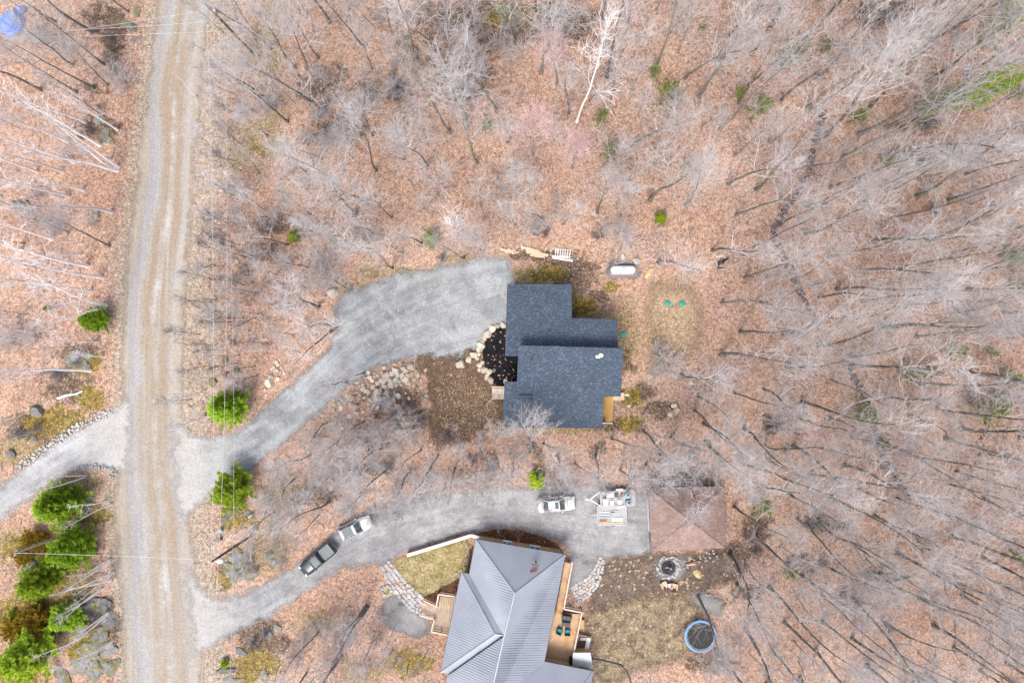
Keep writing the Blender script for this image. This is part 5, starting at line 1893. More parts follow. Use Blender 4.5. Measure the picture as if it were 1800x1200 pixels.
def transformer(t, d, zz=-1.8):
    c = d + Vector((.35, .1, zz))
    MB().lathe([(0, .75), (.24, .72), (.27, .66), (.27, .02), (0, 0)], 14, tuple(c)).build('transformer', MT['steel'], t, True)


def lamp_head(t, d):
    c = d + Vector((.0, 0, -.6))
    m = MB().beam(c, c + Vector((.5, .18, .2)), .06, .06)
    m.build('lamp_arm', MT['steel'], t)
    MB().lathe([(0, .2), (.22, .18), (.34, .05), (.30, 0), (0, -.05)], 12, tuple(c + Vector((.75, -.02, .15))), 1.3, .8).build('lamp_head', MT['white'], t, True)


top1 = pole((443, 92), (363, 9), 12.0, 'pole', 'dark utility pole with transformer at the top of the dirt road', [lambda t, d: crossarm(t, d, -.2, .5, .5), lambda t, d: transformer(t, d)])
top2 = pole((440, 942), (372, 987), 11.6, 'pole', 'dark brown utility pole with white street lamp over the grey outcrop', [lambda t, d: crossarm(t, d, -.35, .5, 0.05), lamp_head])
top3 = pole((132, 932), (26, 972), 10.6, 'pole_grey', 'pale grey utility pole among the evergreens across the road', [lambda t, d: crossarm(t, d, -.3, .35, 1.2)])


def wire(label, pts, r=.022, cat='power line'):
    ps = []
    for i in range(len(pts) - 1):
        a, b = Vector(pts[i]), Vector(pts[i + 1])
        L = (b - a).length
        for k in range(12):
            f = k / 12
            q = a.lerp(b, f)
            q.z -= 4 * f * (1 - f) * L * .012
            ps.append(q)
    ps.append(Vector(pts[-1]))
    o = MB().tube([p - ps[0] for p in ps], r, 5).build('power_line', MT['cable'])
    o.location = ps[0]
    tag(o, label, cat)


wire('uppermost power line strung between the roadside utility poles', [P(360, -90, 12.0), top1 + Vector((0, 0, .1)), P(374.5, 500, 11.0), top2 + Vector((0, 0, .1)), P(344, 1290, 11.6)])
wire('lower power line strung over the roadside evergreens', [P(388, -90, 9.2), P(394, 60, 9.2), P(398.5, 480, 8.6), P(395, 700, 8.7), P(383, 1000, 9.2), P(362, 1290, 9.2)])
wire('lowest dark cable over the roadside evergreens', [P(404, 420, 7.6), P(410, 660, 7.4), P(411, 780, 7.4), P(408, 1000, 7.6), P(404, 1200, 7.6)], .016, 'cable')
wire('service cable from the pale pole across the dirt road', [top3 + Vector((0, 0, -.1)), top2 + Vector((0, 0, -.5))], .022, 'cable')
for k, (u0, v0, u1, v1) in enumerate(((363, 18, -60, 78), (372, 38, -60, 60), (366, 56, -60, 66))):
    wire(('topmost', 'middle', 'lowest')[k] + ' service wire leaving the transformer pole across the dirt road', [P(u0, v0, 11.5 - k), P(u1, v1, 10.0 - k)], .016, 'wire')

# garden hose and yard oddments
pts = [P(1030, 1156), P(1050, 1158), P(1072, 1163), P(1092, 1168), P(1100, 1178), P(1108, 1195), P(1114, 1215)]
pts = smooth_poly([tuple(p[:2]) for p in pts], 2, False)
o = MB().tube([(x - pts[0][0], y - pts[0][1], 0) for x, y in pts], .09, 7).build('drain_pipe', MT['grey_fabric'])
o.location = (pts[0][0], pts[0][1], .12)
tag(o, 'dark corrugated drain pipe curving across the yard grass', 'pipe')


def stone_ring():
    t = thing('flower_ring', 'ring of stones around a tiny green plant by the flagstone path', 'flower ring', P(680, 1037))
    for k in range(9):
        a = k * .7
        o = bpy.data.objects.new('stone', RNG.choice(ROCKS['path_stone']))
        link(o, t)
        s = RNG.uniform(.2, .32)
        o.scale = (s, s, s)
        o.location = (.62 * math.cos(a), .62 * math.sin(a), .1)
    lf = MB()
    for k in range(26):
        a, e = k * 2.4, .3 + .9 * (k % 5) / 5
        d = Vector((math.cos(a) * math.cos(e), math.sin(a) * math.cos(e), math.sin(e))) * .34
        s = Vector((-math.sin(a), math.cos(a), 0)) * .07
        c = Vector((.25, -.15, .03))
        lf.add([c, c + d * .55 + s, c + d, c + d * .55 - s], [(0, 1, 2, 3)])
    lf.build('plant', MT['needles'], t)


stone_ring()
for (u, v, rz, lb) in ((1216, 988, .3, 'bark-covered firewood log by the fire pit'), (1214, 991, .1, 'split pale firewood log by the fire pit')):
    p = P(u, v)
    o = MB().tube([(-.6, 0, 0), (0, .03, 0), (.6, 0, 0)], [.13, .14, .12], 9, True).build('firewood_log', MT['chair_red'] if 'bark' in lb else MT['old_plank'])
    o.location = (p.x, p.y, .16)
    o.rotation_euler = (0, 0, rz)
    tag(o, lb, 'log')

for (u, v, lb, mt) in ((391, 930, 'small pale blue utility marker box by the roadside outcrop', 'teal_drum'), (389, 946, 'small grey-green utility marker box by the roadside outcrop', 'siding')):
    p = on_ground(u, v)
    t = thing('marker_box', lb, 'utility box', p)
    MB().box((0, 0, .3), (.4, .35, .6), .3, .9).build('cabinet', MT[mt], t)
    MB().box((0, 0, .62), (.44, .39, .06), .3).build('lid', MT[mt], t)


def leaves(name, label, px, n, mat, size=(.07, .13), z=.06):
    """single fallen leaves: cupped four-sided blades too many to count"""
    poly = wpoly(px, 1)
    arr = np.array(poly)
    lo, hi = arr.min(0), arr.max(0)
    pts = np.column_stack([np.random.RandomState(n).uniform(lo[0], hi[0], n * 3), np.random.RandomState(n + 1).uniform(lo[1], hi[1], n * 3)])
    pts = pts[sdist(poly, pts) > .1][:n]
    zs = gz_arr(pts)
    mb = MB()
    for (x, y), zz in zip(pts, zs):
        s = RNG.uniform(*size)
        a = RNG.uniform(0, 6.28)
        c, d = math.cos(a) * s, math.sin(a) * s
        h = zz + z
        mb.add([(x - c, y - d, h), (x + d * .6, y - c * .6, h + s * .25), (x + c, y + d, h + s * .1), (x - d * .6, y + c * .6, h + s * .3)], [(0, 1, 2), (0, 2, 3)])
    tag(mb.build(name, mat), label, 'leaves', None, 'stuff')


LEAF = plain('dry_pale_leaf', (0.58, 0.44, 0.30), .8, .3, .6)
LEAF2 = plain('dry_brown_leaf', (0.44, 0.28, 0.18), .8, .3, .6)
leaves('fallen_leaves', 'pale dry leaves strewn on the brown earth yard', [(765, 665), (800, 650), (845, 665), (875, 700), (880, 735), (840, 760), (790, 775), (765, 740)], 420, LEAF, (.05, .10))
leaves('fallen_leaves', 'few pale dry leaves on the black mulch bed', [(850, 600), (890, 570), (908, 600), (908, 675), (870, 670)], 45, LEAF, z=.08)
leaves('fallen_leaves', 'dry leaves strewn over the yard of the metal-roofed house', [(1040, 990), (1280, 980), (1240, 1160), (1060, 1190), (1035, 1100)], 800, LEAF2, (.05, .10))
leaves('fallen_leaves', 'scattered dry leaves blown over the gravel turnaround', [(600, 540), (880, 470), (880, 560), (760, 630), (640, 640)], 140, LEAF)
leaves('fallen_leaves', 'dry leaves blown over the lower gravel lane', [(620, 920), (900, 870), (1130, 870), (1130, 970), (1000, 960), (860, 920), (640, 980)], 260, LEAF2)
# ------------------------------------------------------------------ trees
def rvec(r):
    return Vector((r.gauss(0, 1), r.gauss(0, 1), r.gauss(0, 1)))


def side_dir(d, r, ang, phi=None):
    """unit vector at angle ang from d, turned phi round it"""
    a = d.orthogonal().normalized()
    b = d.cross(a)
    phi = r.uniform(0, 2 * PI) if phi is None else phi
    return (d * math.cos(ang) + (a * math.cos(phi) + b * math.sin(phi)) * math.sin(ang)).normalized()


def shoot(r, p, d, L, n, wob, up):
    pts = [p.copy()]
    for k in range(n):
        d = (d + rvec(r) * wob + Vector((0, 0, up))).normalized()
        p = p + d * (L / n)
        pts.append(p.copy())
    return pts


def lerp_pts(pts, f):
    x = f * (len(pts) - 1)
    i = min(int(x), len(pts) - 2)
    return pts[i].lerp(pts[i + 1], x - i), (pts[i + 1] - pts[i]).normalized()


def bare_tree(seed, H, r0, first, nl, reach, elev, nb, nt, ns, lean=.03, stems=1, twig=1.0, trunk_frac=.8):
    """trunk mesh and crown mesh (limbs, branches, twigs) of a leafless tree"""
    r = random.Random(seed)
    T, C = MB(), MB()
    for st in range(stems):
        d0 = Vector((0, 0, 1))
        base = Vector((0, 0, -.1))
        if stems > 1:
            a = 2 * PI * st / stems + r.uniform(-.4, .4)
            d0 = (d0 + Vector((math.cos(a), math.sin(a), 0)) * r.uniform(.10, .22)).normalized()
            base = Vector((math.cos(a) * r0 * 1.1, math.sin(a) * r0 * 1.1, -.1))
        hh = H * (1 if st == 0 else r.uniform(.78, .98))
        tr = shoot(r, base, d0, hh, 14, lean, .02)
        m = len(tr)
        cut = min(int(m * trunk_frac), m - 3)
        rad = [r0 * (1 - .86 * (i / (m - 1))) * (1.55 if i == 0 else 1) for i in range(m)]
        T.tube(tr[:cut + 1], rad[:cut + 1], 8)
        C.tube(tr[cut:], rad[cut:], 6)
        lims = []
        for k in range(nl // stems):
            f = first + (1 - first) * ((k + r.uniform(.1, .9)) / (nl // stems)) * .98
            p, d = lerp_pts(tr, f)
            rel = (f - first) / (1 - first)
            Ll = H * reach * (1.0 - .62 * rel) * r.uniform(.65, 1.15)
            e = math.radians(elev + 26 * rel + r.uniform(-12, 12))
            phi = k * 2.4 + r.uniform(-.5, .5)
            dd = Vector((math.cos(phi) * math.cos(e), math.sin(phi) * math.cos(e), math.sin(e)))
            lims.append((shoot(r, p, dd, Ll, 6, .14, .09), max(.03, r0 * (1 - .86 * f) * r.uniform(.42, .62)), Ll))
        lims.append((tr[cut:], rad[cut], hh * (1 - trunk_frac)))
        for pts, rl, Ll in lims:
            C.tube(pts, [max(.016, rl * (1 - .75 * i / (len(pts) - 1))) for i in range(len(pts))], 5)
            for b in range(nb):
                f = .22 + .78 * (b + r.random()) / nb
                p, d = lerp_pts(pts, f)
                dd = side_dir(d, r, math.radians(r.uniform(28, 55)))
                Lb = Ll * r.uniform(.36, .68) * (1.1 - .45 * f) + .3
                bp = shoot(r, p, dd, Lb, 3, .18, .10)
                rb = max(.019, rl * .38)
                C.tube(bp, [rb, rb * .75, rb * .55, rb * .4], 4)
                for q in range(nt):
                    f2 = .2 + .8 * (q + r.random()) / nt
                    p2, d2 = lerp_pts(bp, f2)
                    tp = shoot(r, p2, side_dir(d2, r, math.radians(r.uniform(22, 55))), Lb * r.uniform(.32, .62) + .25, 2, .16, .06)
                    w = .0105 * twig
                    C.tube(tp, [w * 1.3, w, w * .7], 3)
                    for s in range(ns):
                        p3, d3 = lerp_pts(tp, r.uniform(.25, 1))
                        e3 = p3 + side_dir(d3, r, math.radians(r.uniform(15, 50))) * r.uniform(.25, .55)
                        C.tube([p3, e3], [w * .8, w * .5], 3)
    return T, C


def pine(seed, H, R, whorls, per, dens, droop=0.0, needle=.2, bare=.1, pw=.8):
    r = random.Random(seed)
    T, B_, C = MB(), MB(), []
    T.tube([(0, 0, -.1), (0, 0, H * .5), (0, 0, H)], [.05 + H * .012, .03 + H * .007, .015], 7)
    F = MB()

    def tuft(p, d, k=1.0):
        n = 9
        for j in range(n):
            dd = side_dir(d, r, math.radians(r.uniform(12, 75)))
            L = needle * k * r.uniform(.7, 1.25)
            s = dd.orthogonal().normalized() * (L * .2)
            q = p + dd * L
            F.add([p - s, p + s, q], [(0, 1, 2)])
    for w in range(whorls):
        f = bare + (1 - bare) * (w + r.random() * .4) / whorls
        z = H * f
        Lw = R * (1 - f) ** pw * 1.05 + .12
        m = per if f < .8 else max(3, per - 2)
        for b in range(m):
            phi = 2 * PI * (b + r.uniform(-.3, .3)) / m + w * 1.1
            e = math.radians(12 + 40 * f - droop * 40 + r.uniform(-8, 8))
            L = Lw * r.uniform(.7, 1.12)
            dd = Vector((math.cos(phi) * math.cos(e), math.sin(phi) * math.cos(e), math.sin(e)))
            bp = shoot(r, Vector((0, 0, z)), dd, L, 4, .08, .05 - droop * .1)
            T.tube(bp, [.022, .016, .012, .009, .006], 3)
            k = max(3, int(L * dens))
            for q in range(k):
                ff = .18 + .82 * (q + r.random()) / k
                p, d = lerp_pts(bp, ff)
                sl = (.25 + .30 * L * (1.05 - ff)) * r.uniform(.4, 1.1)
                sd = side_dir(d, r, math.radians(r.uniform(30, 65)))
                sd.z = sd.z * .4 + .12
                sd.normalize()
                for g in range(max(1, int(sl / .16))):
                    tuft(p + sd * (.16 * (g + .7)), (sd + rvec(r) * .15).normalized())
            tuft(bp[-1], (bp[-1] - bp[-2]).normalized(), 1.2)
    tuft(Vector((0, 0, H)), Vector((0, 0, 1)), 1.2)
    return T, F


def shrub(seed, H, stems, twig=1.0):
    r = random.Random(seed)
    C = MB()
    for s in range(stems):
        a = r.uniform(0, 2 * PI)
        e = math.radians(r.uniform(35, 85))
        d = Vector((math.cos(a) * math.cos(e), math.sin(a) * math.cos(e), math.sin(e)))
        L = H * r.uniform(.6, 1.1)
        pts = shoot(r, Vector((math.cos(a) * .15, math.sin(a) * .15, -.05)), d, L, 5, .13, .06)
        C.tube(pts, [.024, .02, .017, .014, .011, .008], 4)
        for b in range(9):
            p, d2 = lerp_pts(pts, r.uniform(.25, 1))
            bp = shoot(r, p, side_dir(d2, r, math.radians(r.uniform(25, 60))), L * r.uniform(.2, .45), 2, .15, .06)
            C.tube(bp, [.013, .010, .007], 3)
            for q in range(4):
                p3, d3 = lerp_pts(bp, r.uniform(.2, 1))
                C.tube([p3, p3 + side_dir(d3, r, math.radians(r.uniform(20, 55))) * r.uniform(.15, .4)], [.008, .005], 3)
    return C


PROTO = {}


def proto(key, T, C, H, mt, mc, smooth=True):
    PROTO.setdefault(key, []).append((T.mesh('trunk', MT[mt], True) if T else None, C.mesh('crown', MT[mc], False), H))


for k in range(7):      # forest hardwoods
    T, C = bare_tree(20 + k, 18, .155 + .02 * (k % 3), .38 + .04 * (k % 4), 10 + k % 4, .30 + .03 * (k % 3), 42 + 5 * (k % 3), 7, 4, 2, .04, 1, .66)
    proto('hard', T, C, 18, 'bark', 'twig')
for k in range(2):      # budding maples, pinkish
    T, C = bare_tree(40 + k, 14, .13, .38, 12, .26, 44, 7, 5, 2, .03, 1, .85)
    proto('pink', T, C, 14, 'bark_pale', 'twig_pink')
for k in range(3):      # spreading pale-limbed trees
    T, C = bare_tree(50 + k, 13, .18, .30, 10, .38, 34, 7, 4, 2, .05, 1, 1.0, .65)
    proto('spread', T, C, 13, 'bark_pale', 'twig')
for k in range(2):      # several trunks from one root
    T, C = bare_tree(60 + k, 15, .16, .42, 15, .25, 42, 6, 4, 2, .04, 3, .9)
    proto('multi', T, C, 15, 'bark', 'twig')
for k in range(4):      # thin roadside saplings
    T, C = bare_tree(70 + k, 8, .055, .30, 9, .20, 52, 4, 3, 2, .035, 1, .8)
    proto('sapling', T, C, 8, 'bark', 'twig_dark')
for k in range(4):      # fine understory trees
    T, C = bare_tree(110 + k, 9, .065, .30, 9, .30, 46, 5, 4, 2, .045, 1, .6)
    proto('young', T, C, 9, 'bark_pale', 'twig')
for k in range(4):      # birches
    T, C = bare_tree(80 + k, 14, .165, .36, 10, .20, 50, 4, 2, 1, .03, 1 + (k == 1) + 2 * (k == 3), 1.0, .9)
    proto('birch', T, C, 14, 'birch', 'birch_twig')
for k in range(2):      # thin bare birch stems
    T, C = bare_tree(90 + k, 10, .125, .5, 5, .12, 58, 3, 2, 1, .03, 1 + k, 1.0, .95)
    proto('stick', T, C, 10, 'birch', 'birch_twig')
for k in range(2):      # dead whitened trees
    T, C = bare_tree(95 + k, 18, .135, .46, 8, .27, 46, 6, 3, 1, .06, 1, 1.5, .74)
    proto('dead', T, C, 18, 'birch', 'birch')
for k, (mt) in enumerate(('needles', 'needles', 'needles')):
    T, C = pine(200 + k, 6.5, 2.5, 14, 9, 12.0, 0, .21)
    proto('pine', T, C, 6.5, 'bark', mt)
T, C = pine(210, 5.5, 2.6, 12, 9, 11.0, 0, .24)
proto('pine_light', T, C, 5.5, 'bark', 'needles_light')
for k in range(2):
    T, C = pine(220 + k, 3.5, 1.7, 7, 5, 3.2, 0, .2)
    proto('pine_thin', T, C, 3.5, 'bark', 'needles_olive')
for k in range(2):
    T, C = pine(230 + k, 15, 2.4, 24, 6, 4.2, .5, .26, .15, .7)
    proto('hemlock', T, C, 15, 'bark', 'needles')
for k in range(4):
    proto('shrub', None, shrub(300 + k, 2.2, 13), 2.2, 'bark', 'twig')
for k in range(3):
    proto('brush', None, shrub(310 + k, 1.6, 18), 1.6, 'bark', 'twig_dark')

BASES = []


def plant(kind, name, u, v, h, label, cat, group=None, tilt=None, var=None, wide=1.0, at=None):
    p = at if at is not None else on_ground(u, v)
    lst = PROTO[kind]
    k = RNG.randrange(len(lst)) if var is None else var % len(lst)
    tr, cr, H = lst[k]
    t = thing(name, label, cat, p, 0, group)
    s = h / H
    t.scale = (s * wide, s * wide, s)
    t.rotation_euler = (0, 0, RNG.uniform(0, 2 * PI))
    if tilt is not None:        # lean towards a compass direction by an angle in degrees
        ax = Vector((-math.sin(tilt[0]), math.cos(tilt[0]), 0))
        t.rotation_euler = (Matrix.Rotation(math.radians(tilt[1]), 3, ax) @ Matrix.Rotation(RNG.uniform(0, 6.28), 3, 'Z')).to_euler()
    if tr is not None:
        link(bpy.data.objects.new('trunk', tr), t)
        link(bpy.data.objects.new('crown', cr), t)
    else:
        link(bpy.data.objects.new('stems', cr), t)
    BASES.append((p.x, p.y))
    return t


# ---- evergreens; the pixel is the middle of the crown
def ever(kind, u, v, rpx, label, h=None, group=None, name='pine_tree'):
    H = PROTO[kind][0][2]
    rr = {'pine': 2.5, 'pine_light': 2.6, 'pine_thin': 1.7, 'hemlock': 2.4}[kind]
    s = rpx / 13.5 / rr
    h = h or H * s
    p = P(u, v, h * .38)
    p.z = gz(p.x, p.y)
    plant(kind, name, 0, 0, h, label, 'evergreen', group, wide=s * H / h, at=p)


ever('pine', 402, 715, 41, 'large dense dark green pine under the power lines above the driveway mouth', 7.5)
ever('pine_light', 408, 860, 42, 'large light green loose pine under the power lines below the driveway mouth', 6.5)
ever('pine', 167, 563, 26, 'rounded bright green pine beside white birches at the road edge', 5)
ever('pine', 106, 885, 50, 'big spreading bright green pine at the mouth of the side lane', 7)
ever('pine', 125, 963, 46, 'tall full green pine behind the pale grey pole', 7)
ever('pine_light', 70, 1020, 42, 'yellow green pine beside the grey rock hump', 5.5)
ever('pine', 117, 1083, 32, 'smaller green pine against the big dark outcrop', 4.5)
ever('pine_light', 50, 1150, 52, 'broad yellow green pine over orange moss', 7)
ever('pine_light', 758, 421, 18, 'small vivid green pine just above the gravel turnaround', 3.6)
ever('pine_light', 516, 415, 14, 'little yellow green pine in grey brush between road and turnaround', 2.6)
ever('pine_thin', 88, 543, 11, 'tiny dull green seedling near the rounded roadside pine', 1.8)
ever('pine_light', 1161, 384, 13, 'small pale yellow green pine in woods behind the propane tank', 2.4)
ever('pine_light', 944, 842, 20, 'pale yellow green bush-like pine beside the white sedan', 2.8)
ever('pine_light', 395, 1166, 9, 'tiny vivid green pine at the lower lane mouth rocks', 1.4)
ever('pine_thin', 75, 1057, 9, 'tiny blue green seedling on moss between the roadside pines', 1.2)
ever('pine_light', 22, 1079, 10, 'tiny round light green seedling on orange moss', 1.3)
U1 = 'thin olive young pine half hidden beneath bare trees in the woods'
for (u, v, rp) in ((1175, 166, 30), (1150, 125, 16), (1072, 266, 22), (1058, 205, 18), (1335, 190, 26), (1300, 165, 16), (1395, 95, 36), (1455, 85, 22), (1375, 110, 22), (1555, 284, 16), (1668, 268, 24), (1522, 725, 26), (1598, 652, 26), (1632, 652, 18), (1738, 718, 34), (1755, 706, 22),
                   (1387, 1004, 18), (856, 223, 18), (1206, 296, 16), (1338, 886, 26), (1680, 615, 22), (1770, 665, 24), (1740, 620, 14), (1510, 205, 18), (1235, 50, 10), (1620, 955, 18), (1790, 975, 20), (1790, 500, 26), (1745, 60, 40), (880, 20, 16)):
    ever('pine_thin', u, v, rp, U1, None, 'young pines under the bare trees')
for (u, v, h) in ((1602, 205, 15), (1640, 196, 15), (1752, 448, 9), (1755, 42, 17), (1768, 20, 15), (1690, 190, 13), (1770, 175, 12), (1765, 462, 10)):
    plant('hemlock', 'hemlock_tree', u, v, h, 'tall narrow dark green hemlock rising among bare trees', 'evergreen', 'hemlocks in the woods', wide=.6)

T, C = pine(240, 1.1, 2.2, 6, 10, 9.0, 0, .2, .05, .35)
proto('juniper', T, C, 1.1, 'bark', 'needles_gold')
for (u, v, s, lb) in ((75, 1078, 1.25, 'golden orange juniper mat between the yellow green pines'), (35, 1098, 1.0, 'golden orange juniper mat beside the broad yellow green pine'), (70, 948, .9, 'golden orange juniper mat below the pale grey pole'), (48, 975, .7, 'small golden juniper mat under the pale grey pole')):
    plant('juniper', 'golden_juniper', u, v, 1.1 * s, lb, 'shrub')

# ---- landmark deciduous trees
plant('dead', 'dead_tree', 1014, 214, 21, 'tall dead white tree with forked bare limbs in the woods behind the house', 'tree', None, (math.radians(95), 2), 0)
plant('dead', 'dead_tree', 806, 396, 13, 'white barked dead tree with one long side limb above the turnaround', 'tree', None, (math.radians(120), 6), 1)
plant('spread', 'bare_tree', 936, 792, 13, 'pale spreading bare tree reaching over the porch edge of the dark roof', 'tree', None, (math.radians(90), 27), 0, 1.1)
plant('spread', 'bare_tree', 872, 768, 9, 'smaller pale bare tree at the corner of the dark-roofed house', 'tree', None, (math.radians(65), 20), 1)
plant('spread', 'bare_tree', 1226, 1047, 13, 'bare grey tree with its crown spread above the trampoline', 'tree', None, (math.radians(-75), 16), 0, 1.15)
plant('multi', 'bare_tree', 586, 578, 15, 'thick many-trunked bare tree at the wooded corner of the turnaround', 'tree', None, None, 0)
plant('multi', 'bare_tree', 645, 1066, 14, 'many-trunked bare tree below the flagstone path', 'tree', None, None, 1)
plant('spread', 'bare_tree', 1069, 478, 8, 'bare spreading tree whose trunk rises beside the propane tank', 'tree', None, (math.radians(72), 24), 1)
plant('hard', 'bare_tree', 624, 376, 20, 'stout dark bare tree in the woods between road and turnaround', 'tree', None, None, 1, 1.2)
plant('hard', 'bare_tree', 819, 224, 21, 'massive dark bare tree in the woods above the turnaround', 'tree', None, None, 2, 1.25)
plant('spread', 'bare_tree', 1046, 800, 11, 'bare tree leaning its crown over the loaded trailers', 'tree', None, None, 0)
plant('spread', 'bare_tree', 1112, 860, 9, 'bare tree between the trailers and the brown garage', 'tree', None, None, 1)
plant('spread', 'bare_tree', 720, 758, 11, 'pale limbed bare tree over the leafy bank beside the earth yard', 'tree', None, (math.radians(70), 6), 2)

HARD = [  # base pixel, height
    (610, 800, 13), (650, 790, 12), (545, 800, 14), (520, 840, 13), (740, 790, 12), (770, 800, 11), (835, 830, 11), (955, 780, 10), (1010, 815, 11), (1090, 825, 11), (1160, 800, 13), (600, 770, 13), (560, 905, 11), (640, 865, 10), (690, 700, 9), (630, 710, 10), (1180, 770, 13), (1215, 800, 13),
    (162, 57, 20), (185, 115, 16), (135, 163, 18), (165, 155, 16), (190, 150, 12), (75, 160, 18), (192, 432, 14), (130, 115, 15), (100, 40, 16), (225, 20, 14),
    (565, 170, 21), (552, 182, 17), (507, 215, 18), (580, 42, 19), (638, 82, 18), (560, 104, 17), (732, 107, 20), (790, 232, 19), (751, 292, 16), (661, 300, 17), (590, 322, 18), (893, 250, 16), (872, 198, 17), (655, 240, 15), (520, 120, 16), (690, 60, 17), (476, 85, 18), (460, 170, 15),
    (936, 272, 14), (951, 130, 18), (978, 150, 16), (999, 200, 17), (1067, 135, 22), (1072, 173, 13), (1060, 28, 16), (1112, 258, 18), (1204, 138, 20), (1229, 172, 19), (1284, 62, 19), (1298, 182, 20), (1315, 150, 16), (1006, 295, 15), (1155, 113, 17), (1100, 60, 17),
    (1355, 48, 20), (1420, 66, 21), (1483, 50, 18), (1510, 236, 22), (1530, 186, 18), (1351, 255, 18), (1420, 190, 20), (1720, 250, 17), (1562, 275, 20),
    (955, 388, 11), (990, 394, 12), (1050, 375, 13), (1142, 352, 18), (1206, 360, 21), (1157, 461, 15), (1252, 440, 19), (1268, 533, 18), (1334, 531, 16),
    (1455, 453, 21), (1470, 509, 20), (1440, 522, 18), (1561, 522, 19), (1598, 536, 18), (1550, 575, 21), (1548, 578, 18), (1611, 345, 20), (1370, 396, 18), (1700, 391, 19), (1395, 300, 17),
    (1500, 641, 20), (1496, 627, 18), (1460, 668, 16), (1408, 706, 20), (1379, 730, 18), (1546, 771, 20), (1617, 674, 18), (1688, 752, 21), (1660, 770, 20), (1680, 828, 16), (1668, 850, 17), (1730, 876, 19), (1342, 786, 19), (1352, 810, 16), (1625, 880, 15),
    (1196, 661, 16), (1226, 696, 16), (1220, 721, 17), (1236, 744, 18), (1130, 757, 14), (1075, 772, 12), (1246, 785, 19), (1340, 620, 18), (1290, 690, 17),
    (673, 787, 17), (690, 818, 16), (757, 825, 13), (800, 822, 13), (875, 815, 12), (575, 742, 15), (610, 672, 12), (640, 740, 14), (578, 882, 14), (640, 655, 11), (720, 830, 12), (980, 800, 12), (900, 830, 11),
    (617, 510, 13), (690, 471, 14), (815, 454, 14), (846, 438, 13), (836, 424, 14), (741, 427, 14), (645, 357, 13), (688, 382, 14), (540, 470, 14), (505, 430, 12), (560, 540, 12),
    (1282, 975, 19), (1352, 1032, 20), (1311, 1106, 18), (1401, 911, 21), (1440, 921, 20), (1535, 906, 21), (1441, 986, 19), (1576, 971, 20), (1650, 1006, 18), (1678, 990, 19), (1410, 1011, 18), (1446, 1092, 20), (1498, 1122, 19), (1640, 1098, 21), (1616, 1051, 20), (1741, 1050, 18), (1355, 1140, 16), (1290, 890, 16), (1330, 850, 17),
    (560, 1110, 12), (600, 1150, 13), (540, 1180, 12), (1200, 838, 13), (1290, 1180, 14), (1135, 815, 11)]
for (u, v, h) in HARD:
    BASES.append(tuple(P(u, v)[:2]))


def hard_label(u, v):
    if u < 300:
        return 'bare grey hardwood in the woods across the dirt road from the houses', 'hardwoods across the road'
    if v > 1040 and u < 800:
        return 'bare grey hardwood beside the lawn of the metal-roofed house', 'hardwoods below the lower lane'
    if v > 620 and u < 1150:
        return 'bare mossy hardwood in the leafy strip between the two houses', 'hardwoods between the houses'
    if u > 1480 + max(0, (v - 640) * .45) - (0 if v > 600 else 60):
        return 'tall bare grey hardwood in the deep woods beyond the tumbled stone wall', 'hardwoods beyond the stone wall'
    if u > 1190 and v > 300:
        return 'bare grey hardwood in the woods between the stone wall and the houses', 'hardwoods this side of the stone wall'
    if u < 700:
        return 'bare grey hardwood in the woods between the dirt road and the turnaround', 'hardwoods by the road'
    return 'bare grey hardwood in the leaf-strewn woods behind the dark-roofed house', 'hardwoods behind the house'


NEAR = [(1190, 560, 'beside the grassy septic mound'), (1095, 430, 'behind the white propane tank'), (1014, 214, 'around the tall dead white tree'), (1208, 850, 'overhanging the brown garage'), (1290, 1000, 'near the stone fire pit'), (1240, 1120, 'near the trampoline'),
        (758, 421, 'around the small vivid green pine'), (620, 905, 'above the two parked vehicles on the lower lane'), (1130, 730, 'off the end of the new yellow deck'), (1640, 196, 'around the tall hemlocks'), (1763, 30, 'around the corner hemlock'), (1268, 462, 'around the burnt stump'),
        (790, 445, 'on the edge of the gravel turnaround'), (30, 40, 'around the blue covered boat'), (443, 92, 'near the transformer pole'), (950, 430, 'behind the strewn lumber'), (960, 830, 'beside the white sedan'), (680, 760, 'on the bank below the rubble heap'), (185, 290, 'among the white birches')]
NEAR += [(u, v, 'against the bent stone wall in the woods') for u, v in W1[::2]] + [(u, v, 'against the straight stone wall in the woods') for u, v in ((1500, 660), (1533, 730), (1552, 800), (1590, 865))] + [(u, v, 'by the short faint stone wall deep in the woods') for u, v in ((1728, 765), (1700, 840), (1672, 885))]


def near_label(what, u, v, lb, g, reach=75):
    d, ph = min((math.hypot(u - a, v - b_), c) for a, b_, c in NEAR)
    if d < reach:
        return what + ' ' + ph, what.split()[-1] + 's ' + ph
    return lb, g


def hardwood(u, v, h):
    lb, g = hard_label(u, v)
    lb, g = near_label('bare grey hardwood', u, v, lb, g)
    kind = 'hard'
    x = RNG.random()
    if 780 < u < 1060 and 80 < v < 330 and x < .45:
        kind, lb, g = 'pink', 'bare maple with reddish pink budding twigs behind the dark-roofed house', 'budding maples'
    elif u < 300 and x < .12:
        kind, lb, g = 'pink', 'bare maple with reddish pink budding twigs across the dirt road', 'budding maples across the road'
    elif h < 14 and x < .5:
        kind = 'spread'
    plant(kind, 'bare_tree', u, v, h * RNG.uniform(.93, 1.07), lb, 'tree', g, (RNG.uniform(0, 6.28), RNG.uniform(0, 4)), None, RNG.uniform(.85, 1.15))


nb = len(BASES) - len(HARD)
for (u, v, h) in HARD:
    hardwood(u, v, h)

